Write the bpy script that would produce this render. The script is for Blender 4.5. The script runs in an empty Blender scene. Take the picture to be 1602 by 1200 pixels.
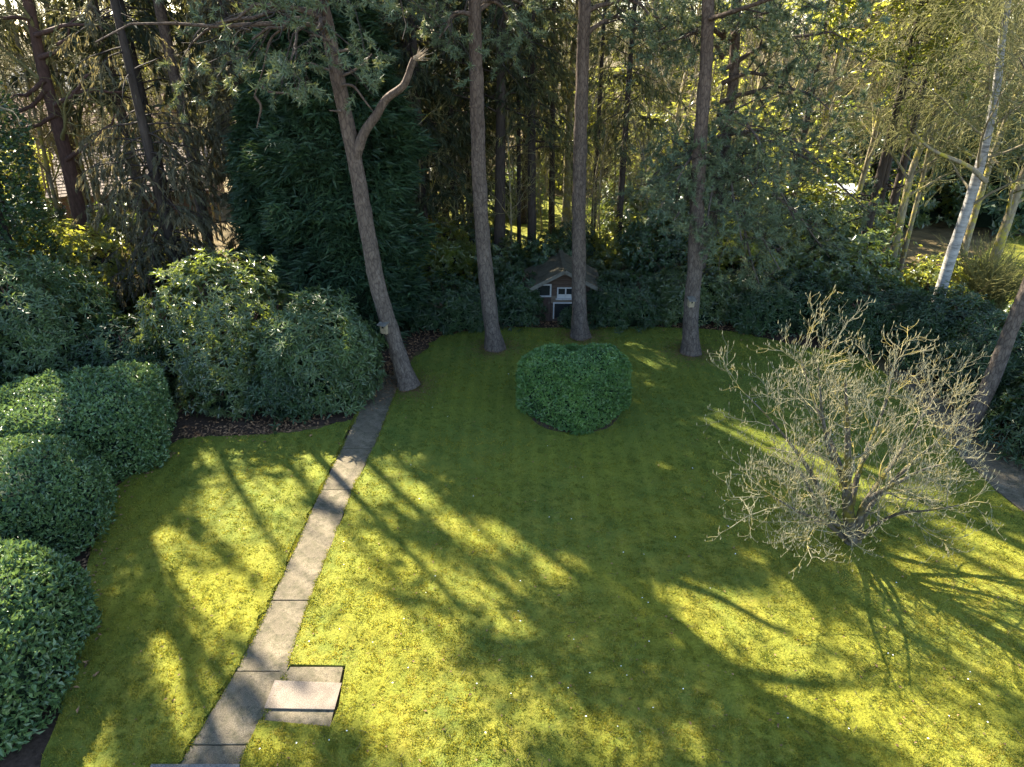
import bpy, math
import numpy as np

# ------------------------------------------------------------------ camera, light, exposure
S = bpy.context.scene
COL = S.collection
CAMH, PITCH, FPX, CX, CY = 9.0, math.radians(27.46), 1068.0, 801.0, 600.0
SUN_AZ, SUN_EL = math.radians(38.0), math.radians(38.0)      # the sun stands behind the garden, to the left
cam_d = bpy.data.cameras.new('camera'); cam = bpy.data.objects.new('camera', cam_d); COL.objects.link(cam)
cam.location = (0, 0, CAMH); cam.rotation_euler = (math.pi/2 - PITCH, 0, 0)
cam_d.sensor_width = 36; cam_d.lens = 36*FPX/1602; cam_d.clip_end = 3000; cam_d.clip_start = 0.05
S.camera = cam
W = bpy.data.worlds.new("World"); S.world = W; W.use_nodes = True
nt = W.node_tree; bg = nt.nodes['Background']
sky = nt.nodes.new('ShaderNodeTexSky'); sky.sky_type = 'NISHITA'; sky.sun_disc = False
sky.sun_elevation = SUN_EL; sky.sun_rotation = -SUN_AZ; sky.air_density = 0.9; sky.dust_density = 0.4; sky.ozone_density = 1.0
nt.links.new(sky.outputs[0], bg.inputs[0]); bg.inputs[1].default_value = 0.092
sl = bpy.data.lights.new('sun', 'SUN'); sl.energy = 5.0; sl.angle = math.radians(0.55); sl.color = (1.0, 0.90, 0.72)
so = bpy.data.objects.new('sun', sl); COL.objects.link(so); so.location = (-20, 25, 30)
so.rotation_euler = (math.pi/2 - SUN_EL, 0, SUN_AZ + math.pi)
S.view_settings.view_transform = 'Standard'; S.view_settings.look = 'None'
S.view_settings.exposure = 3.05; S.view_settings.gamma = 1.0
S.render.engine = 'CYCLES'
try:
    S.cycles.max_bounces = 6; S.cycles.diffuse_bounces = 3; S.cycles.glossy_bounces = 2; S.cycles.transmission_bounces = 4
    S.cycles.use_denoising = True
except Exception: pass

# ------------------------------------------------------------------ helpers
rng = np.random.default_rng(11)
A = np.array
cP, sP = math.cos(PITCH), math.sin(PITCH)
SUNV = A([-math.sin(SUN_AZ)*math.cos(SUN_EL), math.cos(SUN_AZ)*math.cos(SUN_EL), math.sin(SUN_EL)])
def ray(px, py):
    u = (px-CX)/FPX; v = -(py-CY)/FPX
    return A([u, cP + v*sP, -sP + v*cP])
def G(px, py, z=0.0):
    d = ray(px, py); t = (z-CAMH)/d[2]; return A([d[0]*t, d[1]*t, z])
def atY(px, py, Y):
    d = ray(px, py); t = Y/d[1]; return A([d[0]*t, Y, CAMH + d[2]*t])
def proj(P):
    P = np.asarray(P, float); y = P[..., 1]; z = P[..., 2]-CAMH
    dep = np.maximum(y*cP - z*sP, 0.05); up = y*sP + z*cP
    return CX + P[..., 0]/dep*FPX, CY - up/dep*FPX
def unit(v): return v/np.maximum(np.linalg.norm(v, axis=-1, keepdims=True), 1e-9)
def rdir(n):
    return unit(rng.normal(size=(n, 3)))
def vnoise(P, scale, seed=0, octv=4):
    """smooth lattice noise, about -1..1"""
    P = np.asarray(P, float); out = np.zeros(P.shape[:-1]); amp = 1.0
    a_ = .6+seed*.37; ca, sa = math.cos(a_), math.sin(a_)
    Q0 = np.stack([P[..., 0]*ca-P[..., 1]*sa, P[..., 0]*sa+P[..., 1]*ca, P[..., 2]], -1)
    for o in range(octv):
        Q = Q0/(scale/2**o)*1.0+17.3*(o+1)+seed*3.1; I = np.floor(Q).astype(np.int64); f = Q-I; f = f*f*(3-2*f); v = 0
        for dx in (0, 1):
            for dy in (0, 1):
                for dz in (0, 1):
                    h = (I[..., 0]+dx)*374761393+(I[..., 1]+dy)*668265263+(I[..., 2]+dz)*1274126177+seed*974634777+o*7919
                    h = (h ^ (h >> 13))*1274126177 & 0x7fffffff; h = (h ^ (h >> 16))*60493 & 0x7fffffff
                    w = (f[..., 0] if dx else 1-f[..., 0])*(f[..., 1] if dy else 1-f[..., 1])*(f[..., 2] if dz else 1-f[..., 2])
                    v = v+w*((h & 0xffff)/32767.5-1)
        out = out+v*amp; amp *= .55
    return out*1.05
def smooth(a, b, x):
    t = np.clip((x-a)/(b-a), 0, 1); return t*t*(3-2*t)

# ---- sun patches wanted on the lawn; foliage that would shade them is cut away
LIT = [
 ([(200,882),(280,800),(345,752),(420,768),(470,755),(520,705),(560,715),(580,725),(640,740),(720,790),(800,830),(830,860),(800,885),
   (760,880),(850,985),(860,1010),(790,1010),(740,990),(720,1060),(880,1075),(860,1110),(900,1150),(760,1210),(270,1210),(292,1180),(262,1080),(238,990),(236,945),(225,915)], 9, 1.0),
 ([(420,690),(470,705),(530,720),(520,740),(450,735)], 12, .6),
 ([(1030,905),(1090,895),(1180,930),(1260,965),(1340,985),(1420,1045),(1490,1110),(1602,1150),(1660,1200),(1480,1240),(1380,1160),(1230,1110),(1140,1040),(1060,980)], 14, 1.0),
 ([(1060,660),(1130,662),(1250,690),(1345,718),(1440,770),(1500,800),(1460,812),(1340,790),(1260,740),(1150,694)], 7, 1.0),
 ([(1450,790),(1540,830),(1640,870),(1640,900),(1560,880),(1480,830)], 14, .75),
 ([(1310,868),(1360,865),(1450,905),(1430,940),(1390,925)], 7, .9),
 ([(1400,960),(1500,985),(1610,1000),(1660,1050),(1602,1080),(1530,1060),(1450,1010)], 12, .65),
 ([(990,565),(1035,560),(1060,578),(1030,590)], 7, .8), ([(1010,600),(1035,600),(1036,612),(1012,612)], 5, .9),
 ([(740,700),(800,715),(880,740),(860,760),(780,738)], 12, .7), ([(850,872),(900,870),(930,890),(880,900)], 10, .8),
 ([(970,545),(1010,548),(1000,556)], 4, .8), ([(645,548),(690,553),(680,558)], 3, .9), ([(780,566),(805,567),(800,574)], 3, .9),
 ([(1110,855),(1150,850),(1200,880),(1160,890)], 9, .7), ([(900,1000),(990,1030),(980,1060),(900,1050)], 16, .5),
 ([(700,900),(880,860),(1040,900),(1060,1000),(1180,1130),(1000,1210),(760,1200),(860,1080),(860,1000)], 40, .3), ([(560,690),(640,680),(660,712),(590,716)], 8, .7), ([(655,700),(700,698),(705,722),(660,722)], 7, .6), ([(905,790),(960,780),(990,815),(930,825)], 9, .55), ([(1060,800),(1110,792),(1130,822),(1080,830)], 8, .55), ([(1000,690),(1035,686),(1040,705),(1005,706)], 5, .6),
 ([(900,1130),(1010,1120),(1200,1190),(1000,1230),(880,1200)], 20, .65)]
STREAK = [((262,805),(420,925),15),((420,925),(705,1078),13),((488,787),(700,872),9),((700,872),(830,935),9),((556,768),(660,835),8),((660,835),(790,890),10),
 ((500,885),(640,950),10),((640,950),(760,960),10),((390,1120),(570,1200),14),((230,955),(320,1030),11),((320,1030),(410,1120),13),((300,890),(440,880),10),
 ((360,1010),(470,1080),8),((470,1080),(560,1050),7),((1240,990),(1400,1080),12),((600,1080),(760,1150),12)]  # bands where foliage is kept, standing in for streaks of trunk shadow
LITG = [((9.2,8.5),(3.0,2.1),.85), ((-9.5,9.3),(1.42,4.3),.85), ((16.4,20.0),(2.2,2.2),.9), ((-5.6,14.4),(2.2,1.1),.75), ((22,24),(5.5,5.5),.9), ((-3.5,13.6),(2.6,1.2),.28), ((-8.5,14.0),(2.6,1.2),.4), ((13.5,11.5),(3,2.5),.5)]
def seg_d(x, y, a, b):
    ax, ay = a; bx, by = b; dx, dy = bx-ax, by-ay
    t = np.clip(((x-ax)*dx+(y-ay)*dy)/(dx*dx+dy*dy), 0, 1)
    return np.hypot(x-ax-t*dx, y-ay-t*dy)
def lit_at(P):
    """how much sun the gaps let through at the ground point P's sun ray reaches"""
    g = P - SUNV*(P[:, 2:3]/SUNV[2])
    x, y = proj(g); out = np.zeros(len(P))
    for poly, soft, amt in LIT:
        ins = np.zeros(len(P), bool); d = np.full(len(P), 1e9); n = len(poly)
        for i in range(n):
            (x0, y0), (x1, y1) = poly[i], poly[(i+1) % n]
            d = np.minimum(d, seg_d(x, y, (x0, y0), (x1, y1)))
            if y0 != y1:
                c = ((y0 > y) != (y1 > y)) & (x < (x1-x0)*(y-y0)/(y1-y0)+x0); ins ^= c
        sd = np.where(ins, d, -d); out = np.maximum(out, amt*smooth(-soft, soft, sd))
    for a, b, r in STREAK: out *= smooth(r*.5, r*1.5, seg_d(x, y, a, b))
    out = np.where((g[:, 1] > 3.0), out, 0)
    for (cx, cy), (rx, ry), amt in LITG:
        q = np.hypot((g[:, 0]-cx)/rx, (g[:, 1]-cy)/ry); out = np.maximum(out, amt*smooth(1.15, .85, q))
    return out
def sun_gap(P, power=1.0):
    """True where a twig may grow"""
    L = lit_at(P); return rng.random(len(P)) > np.clip(L*1.25, 0, 1)**power*.99

# ---- mesh collecting
class MB:
    def __init__(s): s.V = []; s.F3 = []; s.F4 = []; s.T = []; s.n = 0; s.M3 = []; s.M4 = []
    def add(s, V, F, tint=0.5, mi=0):
        V = np.asarray(V, float); F = np.asarray(F, int)
        if len(V) == 0 or len(F) == 0: return s
        s.V.append(V); s.T.append(np.broadcast_to(np.asarray(tint, float), (len(V),)))
        if F.shape[1] == 3: s.F3.append(F+s.n); s.M3.append(np.full(len(F), mi))
        else: s.F4.append(F+s.n); s.M4.append(np.full(len(F), mi))
        s.n += len(V); return s
    def build(s, name, mats, parent=None, base=None, smooth_=False, kind=None, label=None, bevel=0):
        if not isinstance(mats, (list, tuple)): mats = [mats]
        V = np.concatenate(s.V) if s.V else np.zeros((0, 3)); T = np.concatenate(s.T) if s.T else np.zeros(0)
        if base is None and parent is not None: base = A(parent.location)
        if base is not None: V = V - np.asarray(base)
        me = bpy.data.meshes.new(name); f3 = np.concatenate(s.F3) if s.F3 else np.zeros((0, 3), int); f4 = np.concatenate(s.F4) if s.F4 else np.zeros((0, 4), int)
        me.vertices.add(len(V)); me.vertices.foreach_set('co', V.astype(np.float32).ravel())
        li = np.concatenate([f3.ravel(), f4.ravel()]).astype(np.int32); me.loops.add(len(li)); me.loops.foreach_set('vertex_index', li)
        nf = len(f3)+len(f4); st = np.concatenate([np.arange(len(f3))*3, len(f3)*3+np.arange(len(f4))*4]).astype(np.int32)
        me.polygons.add(nf); me.polygons.foreach_set('loop_start', st)
        if len(mats) > 1: me.polygons.foreach_set('material_index', np.concatenate((s.M3 or [np.zeros(0, int)])+(s.M4 or [np.zeros(0, int)])).astype(np.int32))
        me.update(calc_edges=True); me.polygons.foreach_set('use_smooth', np.full(nf, smooth_))
        at = me.attributes.new('tint', 'FLOAT', 'POINT'); at.data.foreach_set('value', T.astype(np.float32))
        for m in mats: me.materials.append(m)
        o = bpy.data.objects.new(name, me); COL.objects.link(o)
        if parent is not None: o.parent = parent
        elif base is not None: o.location = base
        if kind: o['kind'] = kind
        if label: o['label'] = label
        if bevel:
            b = o.modifiers.new('bevel', 'BEVEL'); b.width = bevel; b.segments = 2; b.limit_method = 'ANGLE'
        return o
def thing(name, label, cat, loc, group=None):
    o = bpy.data.objects.new(name, None); COL.objects.link(o); o.location = loc; o.empty_display_size = .2
    return tag(o, label, cat, group)
def tag(o, label, cat, group=None):
    o['label'] = label; o['category'] = cat
    if group: o['group'] = group
    return o
def struct(o): o['kind'] = 'structure'; return o
KIDS = {}
def copy_tree(src, loc, rz=0, sc=1, label=None):
    c = src.copy(); COL.objects.link(c); c.location = loc; c.rotation_euler = (0, 0, rz); c.scale = (sc, sc, sc)
    if label: c['label'] = label
    if src.name not in KIDS: KIDS[src.name] = [o for o in COL.objects if o.parent == src]
    for k in KIDS[src.name]:
        d = k.copy(); COL.objects.link(d); d.parent = c
        for q in [o for o in k.children]: e = q.copy(); COL.objects.link(e); e.parent = d
    return c
def box_vf(c, s, R=None):
    c = A(c, float); s = A(s, float)/2
    V = A([[x, y, z] for x in (-1, 1) for y in (-1, 1) for z in (-1, 1)])*s
    if R is not None: V = V@R.T
    return V+c, A([[0,1,3,2],[4,6,7,5],[0,4,5,1],[2,3,7,6],[0,2,6,4],[1,5,7,3]])
def rotz(a): c, s_ = math.cos(a), math.sin(a); return A([[c,-s_,0],[s_,c,0],[0,0,1]])
def tubes(P, R, k=5):
    P = np.asarray(P, float); R = np.asarray(R, float)
    n, m, _ = P.shape
    T = np.gradient(P, axis=1); T = unit(T)
    md = np.abs(P[:, -1]-P[:, 0]); ref = np.zeros((n, 3)); ref[np.arange(n), md.argmin(1)] = 1
    N = unit(np.cross(T, ref[:, None, :])); B = np.cross(T, N)
    a = np.arange(k)/k*2*np.pi
    V = P[:, :, None, :] + R[:, :, None, None]*(np.cos(a)[None, None, :, None]*N[:, :, None, :]+np.sin(a)[None, None, :, None]*B[:, :, None, :])
    i, j, q = np.meshgrid(np.arange(n), np.arange(m-1), np.arange(k), indexing='ij'); q2 = (q+1) % k
    b0 = (i*m+j)*k; b1 = (i*m+j+1)*k
    return V.reshape(-1, 3), np.stack([b0+q, b0+q2, b1+q2, b1+q], -1).reshape(-1, 4)
def grow(P, R, count, t0, t1, length, ang, m=5, curl=.25, grav=0.0, rr=.5, tip=.15, keep=None, flat=0.0):
    """children of every path; returns paths and radii"""
    n, mp, _ = P.shape; idx = np.repeat(np.arange(n), count); N = len(idx)
    t = t0+(t1-t0)*(np.tile((np.arange(count)+.5)/count, n)+rng.uniform(-.5, .5, N)/count)
    f = np.clip(t, 0, .999)*(mp-1); i = f.astype(int); w = (f-i)[:, None]
    p = P[idx, i]*(1-w)+P[idx, i+1]*w; rad = R[idx, i]*(1-w[:, 0])+R[idx, i+1]*w[:, 0]
    T = unit(P[idx, i+1]-P[idx, i]); az = np.tile(np.arange(count)*2.4, n)+np.repeat(rng.uniform(0, 6.28, n), count)+rng.normal(0, .3, N)
    ref = np.where(np.abs(T[:, 2:3]) < .9, A([[0, 0, 1.]]), A([[1., 0, 0]])); U = unit(np.cross(T, ref)); Vv = np.cross(T, U)
    rd = np.cos(az)[:, None]*U+np.sin(az)[:, None]*Vv
    if flat: rd[:, 2] *= (1-flat); rd = unit(rd)
    an = ang*(1+rng.normal(0, .18, N)); d = unit(np.cos(an)[:, None]*T+np.sin(an)[:, None]*rd)
    L = length(t, idx) if callable(length) else np.full(N, length)
    L = L*rng.uniform(.65, 1.25, N); pts = [p]; st = L/(m-1)
    for s_ in range(m-1):
        d = unit(d+rng.normal(0, curl, (N, 3))+A([0, 0, grav])); p = p+d*st[:, None]; pts.append(p)
    Q = np.stack(pts, 1); r0 = rad*rr; RR = r0[:, None]*np.linspace(1, tip, m)[None]
    if keep is not None:
        k = keep(Q[:, m//2]); Q = Q[k]; RR = RR[k]
    return Q, RR
def along(P, count, t0=0.0, t1=1.0):
    n, m, _ = P.shape; idx = np.repeat(np.arange(n), count); N = len(idx)
    f = np.clip(rng.uniform(t0, t1, N), 0, .999)*(m-1); i = f.astype(int); w = (f-i)[:, None]
    return P[idx, i]*(1-w)+P[idx, i+1]*w, unit(P[idx, i+1]-P[idx, i])
def leaves(P, D, N, L, Wd, fold=.25):
    """folded rhombic leaves: base P, axis D, facing N"""
    n = len(P); D = unit(D); X = unit(np.cross(D, N)); Nn = np.cross(X, D)
    L = np.broadcast_to(L, (n,))[:, None]; Wd = np.broadcast_to(Wd, (n,))[:, None]
    mid = P+D*L*.45
    V = np.stack([P, mid+X*Wd*.5+Nn*Wd*fold, P+D*L-Nn*L*.12, mid-X*Wd*.5+Nn*Wd*fold], 1).reshape(-1, 3)
    b = np.arange(n)[:, None]*4
    return V, np.concatenate([b+A([0, 1, 2]), b+A([0, 2, 3])], 0)
def needles(P, D, n, L, w, spread=.8):
    """n thin needles from every tuft"""
    N = len(P); PP = np.repeat(P, n, 0); DD = np.repeat(unit(D), n, 0)
    d = unit(DD+rng.normal(0, spread, (N*n, 3))+A([0, 0, .12])); PP = PP+DD*rng.uniform(-.5, .5, (N*n, 1))*L*.9
    s_ = unit(np.cross(d, rdir(N*n)))*w*.5; LL = L*rng.uniform(.6, 1.2, (N*n, 1))
    V = np.stack([PP+s_, PP-s_, PP+d*LL], 1).reshape(-1, 3)
    return V, np.arange(N*n*3).reshape(-1, 3)

# ------------------------------------------------------------------ materials
def mat(name):
    m = bpy.data.materials.new(name); m.use_nodes = True; t = m.node_tree; return m, t, t.nodes['Principled BSDF']
def nd(t, typ, **kw):
    n = t.nodes.new(typ)
    for k, v in kw.items():
        if k == 'op': n.operation = v
        elif k == 'blend': n.blend_type = v
        else:
            n.inputs[k].default_value = v
    return n
def ramp(t, fac, stops):
    r = t.nodes.new('ShaderNodeValToRGB'); e = r.color_ramp.elements
    while len(e) < len(stops): e.new(.5)
    for q, (p, c) in zip(e, stops): q.position = p; q.color = (*c, 1)
    t.links.new(fac, r.inputs[0]); return r.outputs[0]
def noise(t, scale, detail=5, rough=.6, stretch=None, obj=True):
    c = t.nodes.new('ShaderNodeTexCoord'); out = c.outputs['Object']
    if stretch:
        mp = t.nodes.new('ShaderNodeMapping'); mp.inputs['Scale'].default_value = stretch; t.links.new(out, mp.inputs[0]); out = mp.outputs[0]
    n = t.nodes.new('ShaderNodeTexNoise'); n.inputs['Scale'].default_value = scale; n.inputs['Detail'].default_value = detail; n.inputs['Roughness'].default_value = rough
    t.links.new(out, n.inputs['Vector']); return n.outputs['Fac']
def mixc(t, f, a, b, blend='MIX'):
    m = t.nodes.new('ShaderNodeMix'); m.data_type = 'RGBA'; m.blend_type = blend
    for s_, v in ((0, f), (6, a), (7, b)):
        if isinstance(v, (int, float)): m.inputs[s_].default_value = v
        elif isinstance(v, tuple): m.inputs[s_].default_value = (*v, 1)
        else: t.links.new(v, m.inputs[s_])
    return m.outputs[2]
def bump(t, bsdf, h, strength=.5, dist=.02):
    b = t.nodes.new('ShaderNodeBump'); b.inputs['Strength'].default_value = strength; b.inputs['Distance'].default_value = dist
    t.links.new(h, b.inputs['Height']); t.links.new(b.outputs[0], bsdf.inputs['Normal'])
def leaf_mat(name, c1, c2, tr=(.16, .2, .03), trf=.3, rough=.45, spec=.5):
    m, t, b = mat(name); a = t.nodes.new('ShaderNodeAttribute'); a.attribute_name = 'tint'
    c = ramp(t, a.outputs['Fac'], [(0, c1), (1, c2)]); t.links.new(c, b.inputs['Base Color'])
    b.inputs['Roughness'].default_value = rough; b.inputs['Specular IOR Level'].default_value = spec
    if trf > 0:
        tn = t.nodes.new('ShaderNodeBsdfTranslucent'); tc = ramp(t, a.outputs['Fac'], [(0, tuple(x*.7 for x in tr)), (1, tr)]); t.links.new(tc, tn.inputs[0])
        mx = t.nodes.new('ShaderNodeMixShader'); mx.inputs[0].default_value = trf
        t.links.new(b.outputs[0], mx.inputs[1]); t.links.new(tn.outputs[0], mx.inputs[2]); t.links.new(mx.outputs[0], t.nodes['Material Output'].inputs[0])
    return m
def bark_mat(name, c1, c2, c3, scale=6, stretch=(1, 1, .25), bs=.8, moss=None, upper=None):
    m, t, b = mat(name); n1 = noise(t, scale*3, 6, .65, stretch); n2 = noise(t, scale*.5, 4, .6, stretch)
    c = ramp(t, n1, [(.32, c1), (.52, c2), (.72, c3)]); c = mixc(t, n2, c, tuple(x*.55 for x in c2), 'MIX')
    if moss:
        n3 = noise(t, 2.2, 5, .65); f = ramp(t, n3, [(.5, (0, 0, 0)), (.62, (1, 1, 1))]); c = mixc(t, f, c, moss)
    if upper:
        co = t.nodes.new('ShaderNodeTexCoord'); sx = t.nodes.new('ShaderNodeSeparateXYZ'); t.links.new(co.outputs['Object'], sx.inputs[0])
        mr = t.nodes.new('ShaderNodeMapRange'); mr.inputs[1].default_value = 2.0; mr.inputs[2].default_value = 9.0; t.links.new(sx.outputs[2], mr.inputs[0])
        c = mixc(t, mr.outputs[0], c, mixc(t, 1.0, c, upper, 'MULTIPLY'))
        # plates parted by dark cracks
        mp = t.nodes.new('ShaderNodeMapping'); mp.inputs['Scale'].default_value = (1, 1, .38); t.links.new(co.outputs['Object'], mp.inputs[0])
        vo = t.nodes.new('ShaderNodeTexVoronoi'); vo.feature = 'DISTANCE_TO_EDGE'; vo.inputs['Scale'].default_value = 13; t.links.new(mp.outputs[0], vo.inputs['Vector'])
        c = mixc(t, .7, c, ramp(t, vo.outputs['Distance'], [(.01, (.4, .37, .35)), (.12, (1, 1, 1))]), 'MULTIPLY')
    t.links.new(c, b.inputs['Base Color']); b.inputs['Roughness'].default_value = .9; b.inputs['Specular IOR Level'].default_value = .2
    bump(t, b, n1, bs, .03); return m
def plain(name, c, rough=.7, spec=.3, var=.25, scale=8, stretch=None, bs=.15):
    m, t, b = mat(name); n1 = noise(t, scale, 6, .65, stretch)
    cc = ramp(t, n1, [(.3, tuple(x*(1-var) for x in c)), (.7, tuple(min(1, x*(1+var)) for x in c))]); t.links.new(cc, b.inputs['Base Color'])
    b.inputs['Roughness'].default_value = rough; b.inputs['Specular IOR Level'].default_value = spec
    if bs: bump(t, b, n1, bs, .02)
    return m
M = {}
M['pine'] = leaf_mat('pine_needles', (.055, .088, .05), (.125, .16, .08), (.2, .21, .05), .28, .5, .4)
M['pine_far'] = leaf_mat('pine_needles_olive', (.045, .055, .022), (.11, .115, .045), (.24, .22, .06), .32, .55, .3)
M['cypress'] = leaf_mat('cypress_sprays', (.012, .03, .014), (.036, .07, .026), (.06, .1, .02), .18, .55, .3)
M['spruce'] = leaf_mat('spruce_sprays', (.035, .045, .025), (.12, .1, .058), (.28, .23, .09), .32, .6, .3)
M['dark_con'] = leaf_mat('dark_conifer_sprays', (.014, .026, .013), (.045, .05, .02), (.16, .15, .04), .22, .6, .25)
M['hedge'] = leaf_mat('clipped_hedge_leaves', (.038, .08, .028), (.1, .16, .05), (.16, .24, .05), .22, .38, .5)
M['box'] = leaf_mat('clipped_bush_leaves', (.038, .1, .024), (.095, .18, .04), (.14, .24, .04), .2, .4, .5)
M['rhodo_pale'] = leaf_mat('silvery_rhododendron_leaves', (.026, .05, .018), (.068, .105, .034), (.16, .22, .03), .25, .42, .45)  # leaf colour lightened for the left bushes that glint in the light
M['rhodo'] = leaf_mat('rhododendron_leaves', (.012, .028, .01), (.032, .062, .02), (.13, .2, .03), .2, .42, .4)  # same leaves darkened in colour for deep shade under the trees
M['laurel'] = leaf_mat('laurel_leaves', (.03, .055, .022), (.08, .11, .04), (.28, .34, .04), .35, .3, .6)
M['ivy'] = leaf_mat('ivy_leaves', (.014, .035, .014), (.04, .07, .022), (.14, .2, .03), .14, .4, .45)
M['holly'] = leaf_mat('holly_leaves', (.03, .055, .014), (.085, .11, .026), (.56, .56, .07), .52, .3, .6)
M['birchtwig'] = bark_mat('weeping_birch_twigs', (.08, .08, .025), (.16, .155, .05), (.24, .23, .085), 6, (1, 1, 1), .1)
M['twig'] = bark_mat('bare_twigs', (.10, .08, .05), (.2, .165, .10), (.3, .26, .15), 5, (1, 1, .5), .1)
M['twig_lit'] = bark_mat('lichened_twigs', (.1, .095, .04), (.2, .18, .075), (.3, .275, .12), 5, (1, 1, .5), .1)  # lichen olive, yellowed in colour for sun on the twigs
M['magtwig'] = bark_mat('magnolia_twigs', (.1, .095, .06), (.2, .185, .115), (.32, .3, .2), 5, (1, 1, .5), .15, moss=(.24, .19, .05))
M['magbud'] = leaf_mat('magnolia_buds', (.24, .21, .11), (.42, .37, .21), (.4, .35, .15), .2, .6, .2)
M['magbark'] = bark_mat('magnolia_bark', (.03, .025, .018), (.08, .068, .048), (.24, .22, .18), 4, (1, 1, .4), .6, moss=(.1, .085, .012))
M['pinebark'] = bark_mat('pine_bark', (.034, .028, .023), (.11, .089, .072), (.185, .157, .132), 4.2, (1, 1, .42), 1.0, upper=(1.06, .9, .8))
M['darkbark'] = bark_mat('dark_bark', (.02, .015, .012), (.055, .042, .034), (.09, .072, .06), 5, (1, 1, .25), .8)
M['redbark'] = bark_mat('red_brown_bark', (.04, .022, .018), (.1, .055, .042), (.16, .095, .075), 5, (1, 1, .25), .8)
M['birch'] = bark_mat('birch_bark', (.05, .045, .04), (.3, .285, .26), (.42, .4, .37), 2.2, (.5, .5, 2.2), .3)
M['palebark'] = bark_mat('pale_lichened_bark', (.09, .075, .05), (.24, .2, .13), (.36, .32, .2), 5, (1, 1, .4), .5, moss=(.3, .25, .03))
M['deadwood'] = bark_mat('splintered_wood', (.16, .11, .07), (.38, .29, .19), (.5, .41, .29), 9, (1, 1, 1), .4)
M['soil'] = plain('leaf_mould_soil', (.045, .03, .02), .95, .1, .5, 14, None, .6)
M['floor'] = plain('forest_floor', (.10, .075, .035), .95, .1, .6, 1.2, None, .6)
M['litter'] = leaf_mat('fallen_leaves', (.07, .04, .02), (.26, .15, .075), (.2, .1, .04), .12, .7, .2)
M['petal'] = leaf_mat('daisy_petals', (.7, .7, .66), (.8, .8, .78), (.5, .5, .5), .1, .7, .2)
M['core'] = plain('shaded_inner_leaves', (.012, .022, .012), .9, .1, .4, 12)  # dark colour standing in for the shade inside bushes and cypresses
M['white'] = plain('weathered_white_paint', (.27, .27, .265), .6, .3, .15, 14)
M['board'] = plain('weathered_dark_boards', (.05, .034, .025), .85, .2, .45, 9, (.35, 4, 4), .4)
M['boardpale'] = plain('worn_pale_boards', (.1, .078, .058), .85, .2, .35, 9, (.35, 4, 4), .4)
M['doorwood'] = plain('door_planks', (.045, .03, .024), .8, .2, .4, 9, (4, 4, .4), .4)
M['roofmoss'] = plain('mossy_roof_felt', (.06, .054, .036), .95, .1, .45, 5, None, .7)
M['barge'] = plain('grey_barge_board', (.09, .085, .07), .85, .2, .3, 9)
M['tile'] = plain('clay_roof_tiles', (.15, .08, .05), .85, .2, .45, 5, None, .3)
M['tilepale'] = plain('sun_bleached_tiles', (.16, .115, .085), .8, .3, .35, 5, None, .3)
M['brick'] = plain('brick_wall', (.16, .1, .07), .9, .2, .3, 12)
M['render'] = plain('white_rendered_wall', (.7, .69, .66), .85, .2, .08, 5)
M['nest'] = plain('weathered_nest_box_wood', (.2, .16, .1), .85, .2, .3, 14, None, .3)
m, t, b = mat('window_glass'); b.inputs['Base Color'].default_value = (.015, .017, .018, 1); b.inputs['Roughness'].default_value = .12; M['glass'] = m
m, t, b = mat('net_curtain'); b.inputs['Base Color'].default_value = (.3, .3, .29, 1); b.inputs['Roughness'].default_value = .9; M['curtain'] = m
def lawn_mat(name, far=False):
    m, t, b = mat(name)
    big = noise(t, .32, 4, .6); mid = noise(t, 1.7, 6, .7); fine = noise(t, 26, 5, .75, (1, .8, 1)); spk = noise(t, 9, 6, .75)
    c = ramp(t, mid, [(.3, (.085, .115, .02)), (.5, (.14, .145, .022)), (.7, (.22, .19, .028))])
    c = mixc(t, ramp(t, big, [(.42, (0, 0, 0)), (.62, (1, 1, 1))]), c, (.17, .165, .018))
    br = ramp(t, spk, [(.58, (0, 0, 0)), (.7, (.7, .7, .7))]); c = mixc(t, br, c, (.2, .155, .06))
    c = mixc(t, .75, c, ramp(t, fine, [(.3, (.35, .4, .3)), (.52, (.95, .97, .9)), (.75, (1.35, 1.3, 1.2))]), 'MULTIPLY')
    if not far:
        # the grass at the back of the lawn, under the trees, is greener and less mossy
        gm = t.nodes.new('ShaderNodeNewGeometry'); sx = t.nodes.new('ShaderNodeSeparateXYZ'); t.links.new(gm.outputs['Position'], sx.inputs[0])
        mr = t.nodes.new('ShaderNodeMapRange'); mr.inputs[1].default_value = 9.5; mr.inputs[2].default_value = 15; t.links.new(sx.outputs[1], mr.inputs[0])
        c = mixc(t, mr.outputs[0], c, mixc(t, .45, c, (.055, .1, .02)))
        # mowing lines running away from the house
        wv = t.nodes.new('ShaderNodeMath'); wv.operation = 'SINE'; ml = t.nodes.new('ShaderNodeMath'); ml.operation = 'MULTIPLY'; ml.inputs[1].default_value = 6.28/.42
        t.links.new(sx.outputs[0], ml.inputs[0]); t.links.new(ml.outputs[0], wv.inputs[0])
        c = mixc(t, .9, c, ramp(t, wv.outputs[0], [(.0, (.9, .91, .9)), (.6, (1.04, 1.03, 1.02))]), 'MULTIPLY')
    t.links.new(c, b.inputs['Base Color']); b.inputs['Roughness'].default_value = .9; b.inputs['Specular IOR Level'].default_value = .1
    ad = t.nodes.new('ShaderNodeMath'); ad.operation = 'ADD'; t.links.new(fine, ad.inputs[0]); t.links.new(spk, ad.inputs[1])
    bump(t, b, ad.outputs[0], 1.0, .035); return m
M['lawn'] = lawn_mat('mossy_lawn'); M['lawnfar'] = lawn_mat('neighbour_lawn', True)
m, t, b = mat('grass_blades'); a = t.nodes.new('ShaderNodeAttribute'); a.attribute_name = 'tint'
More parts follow.
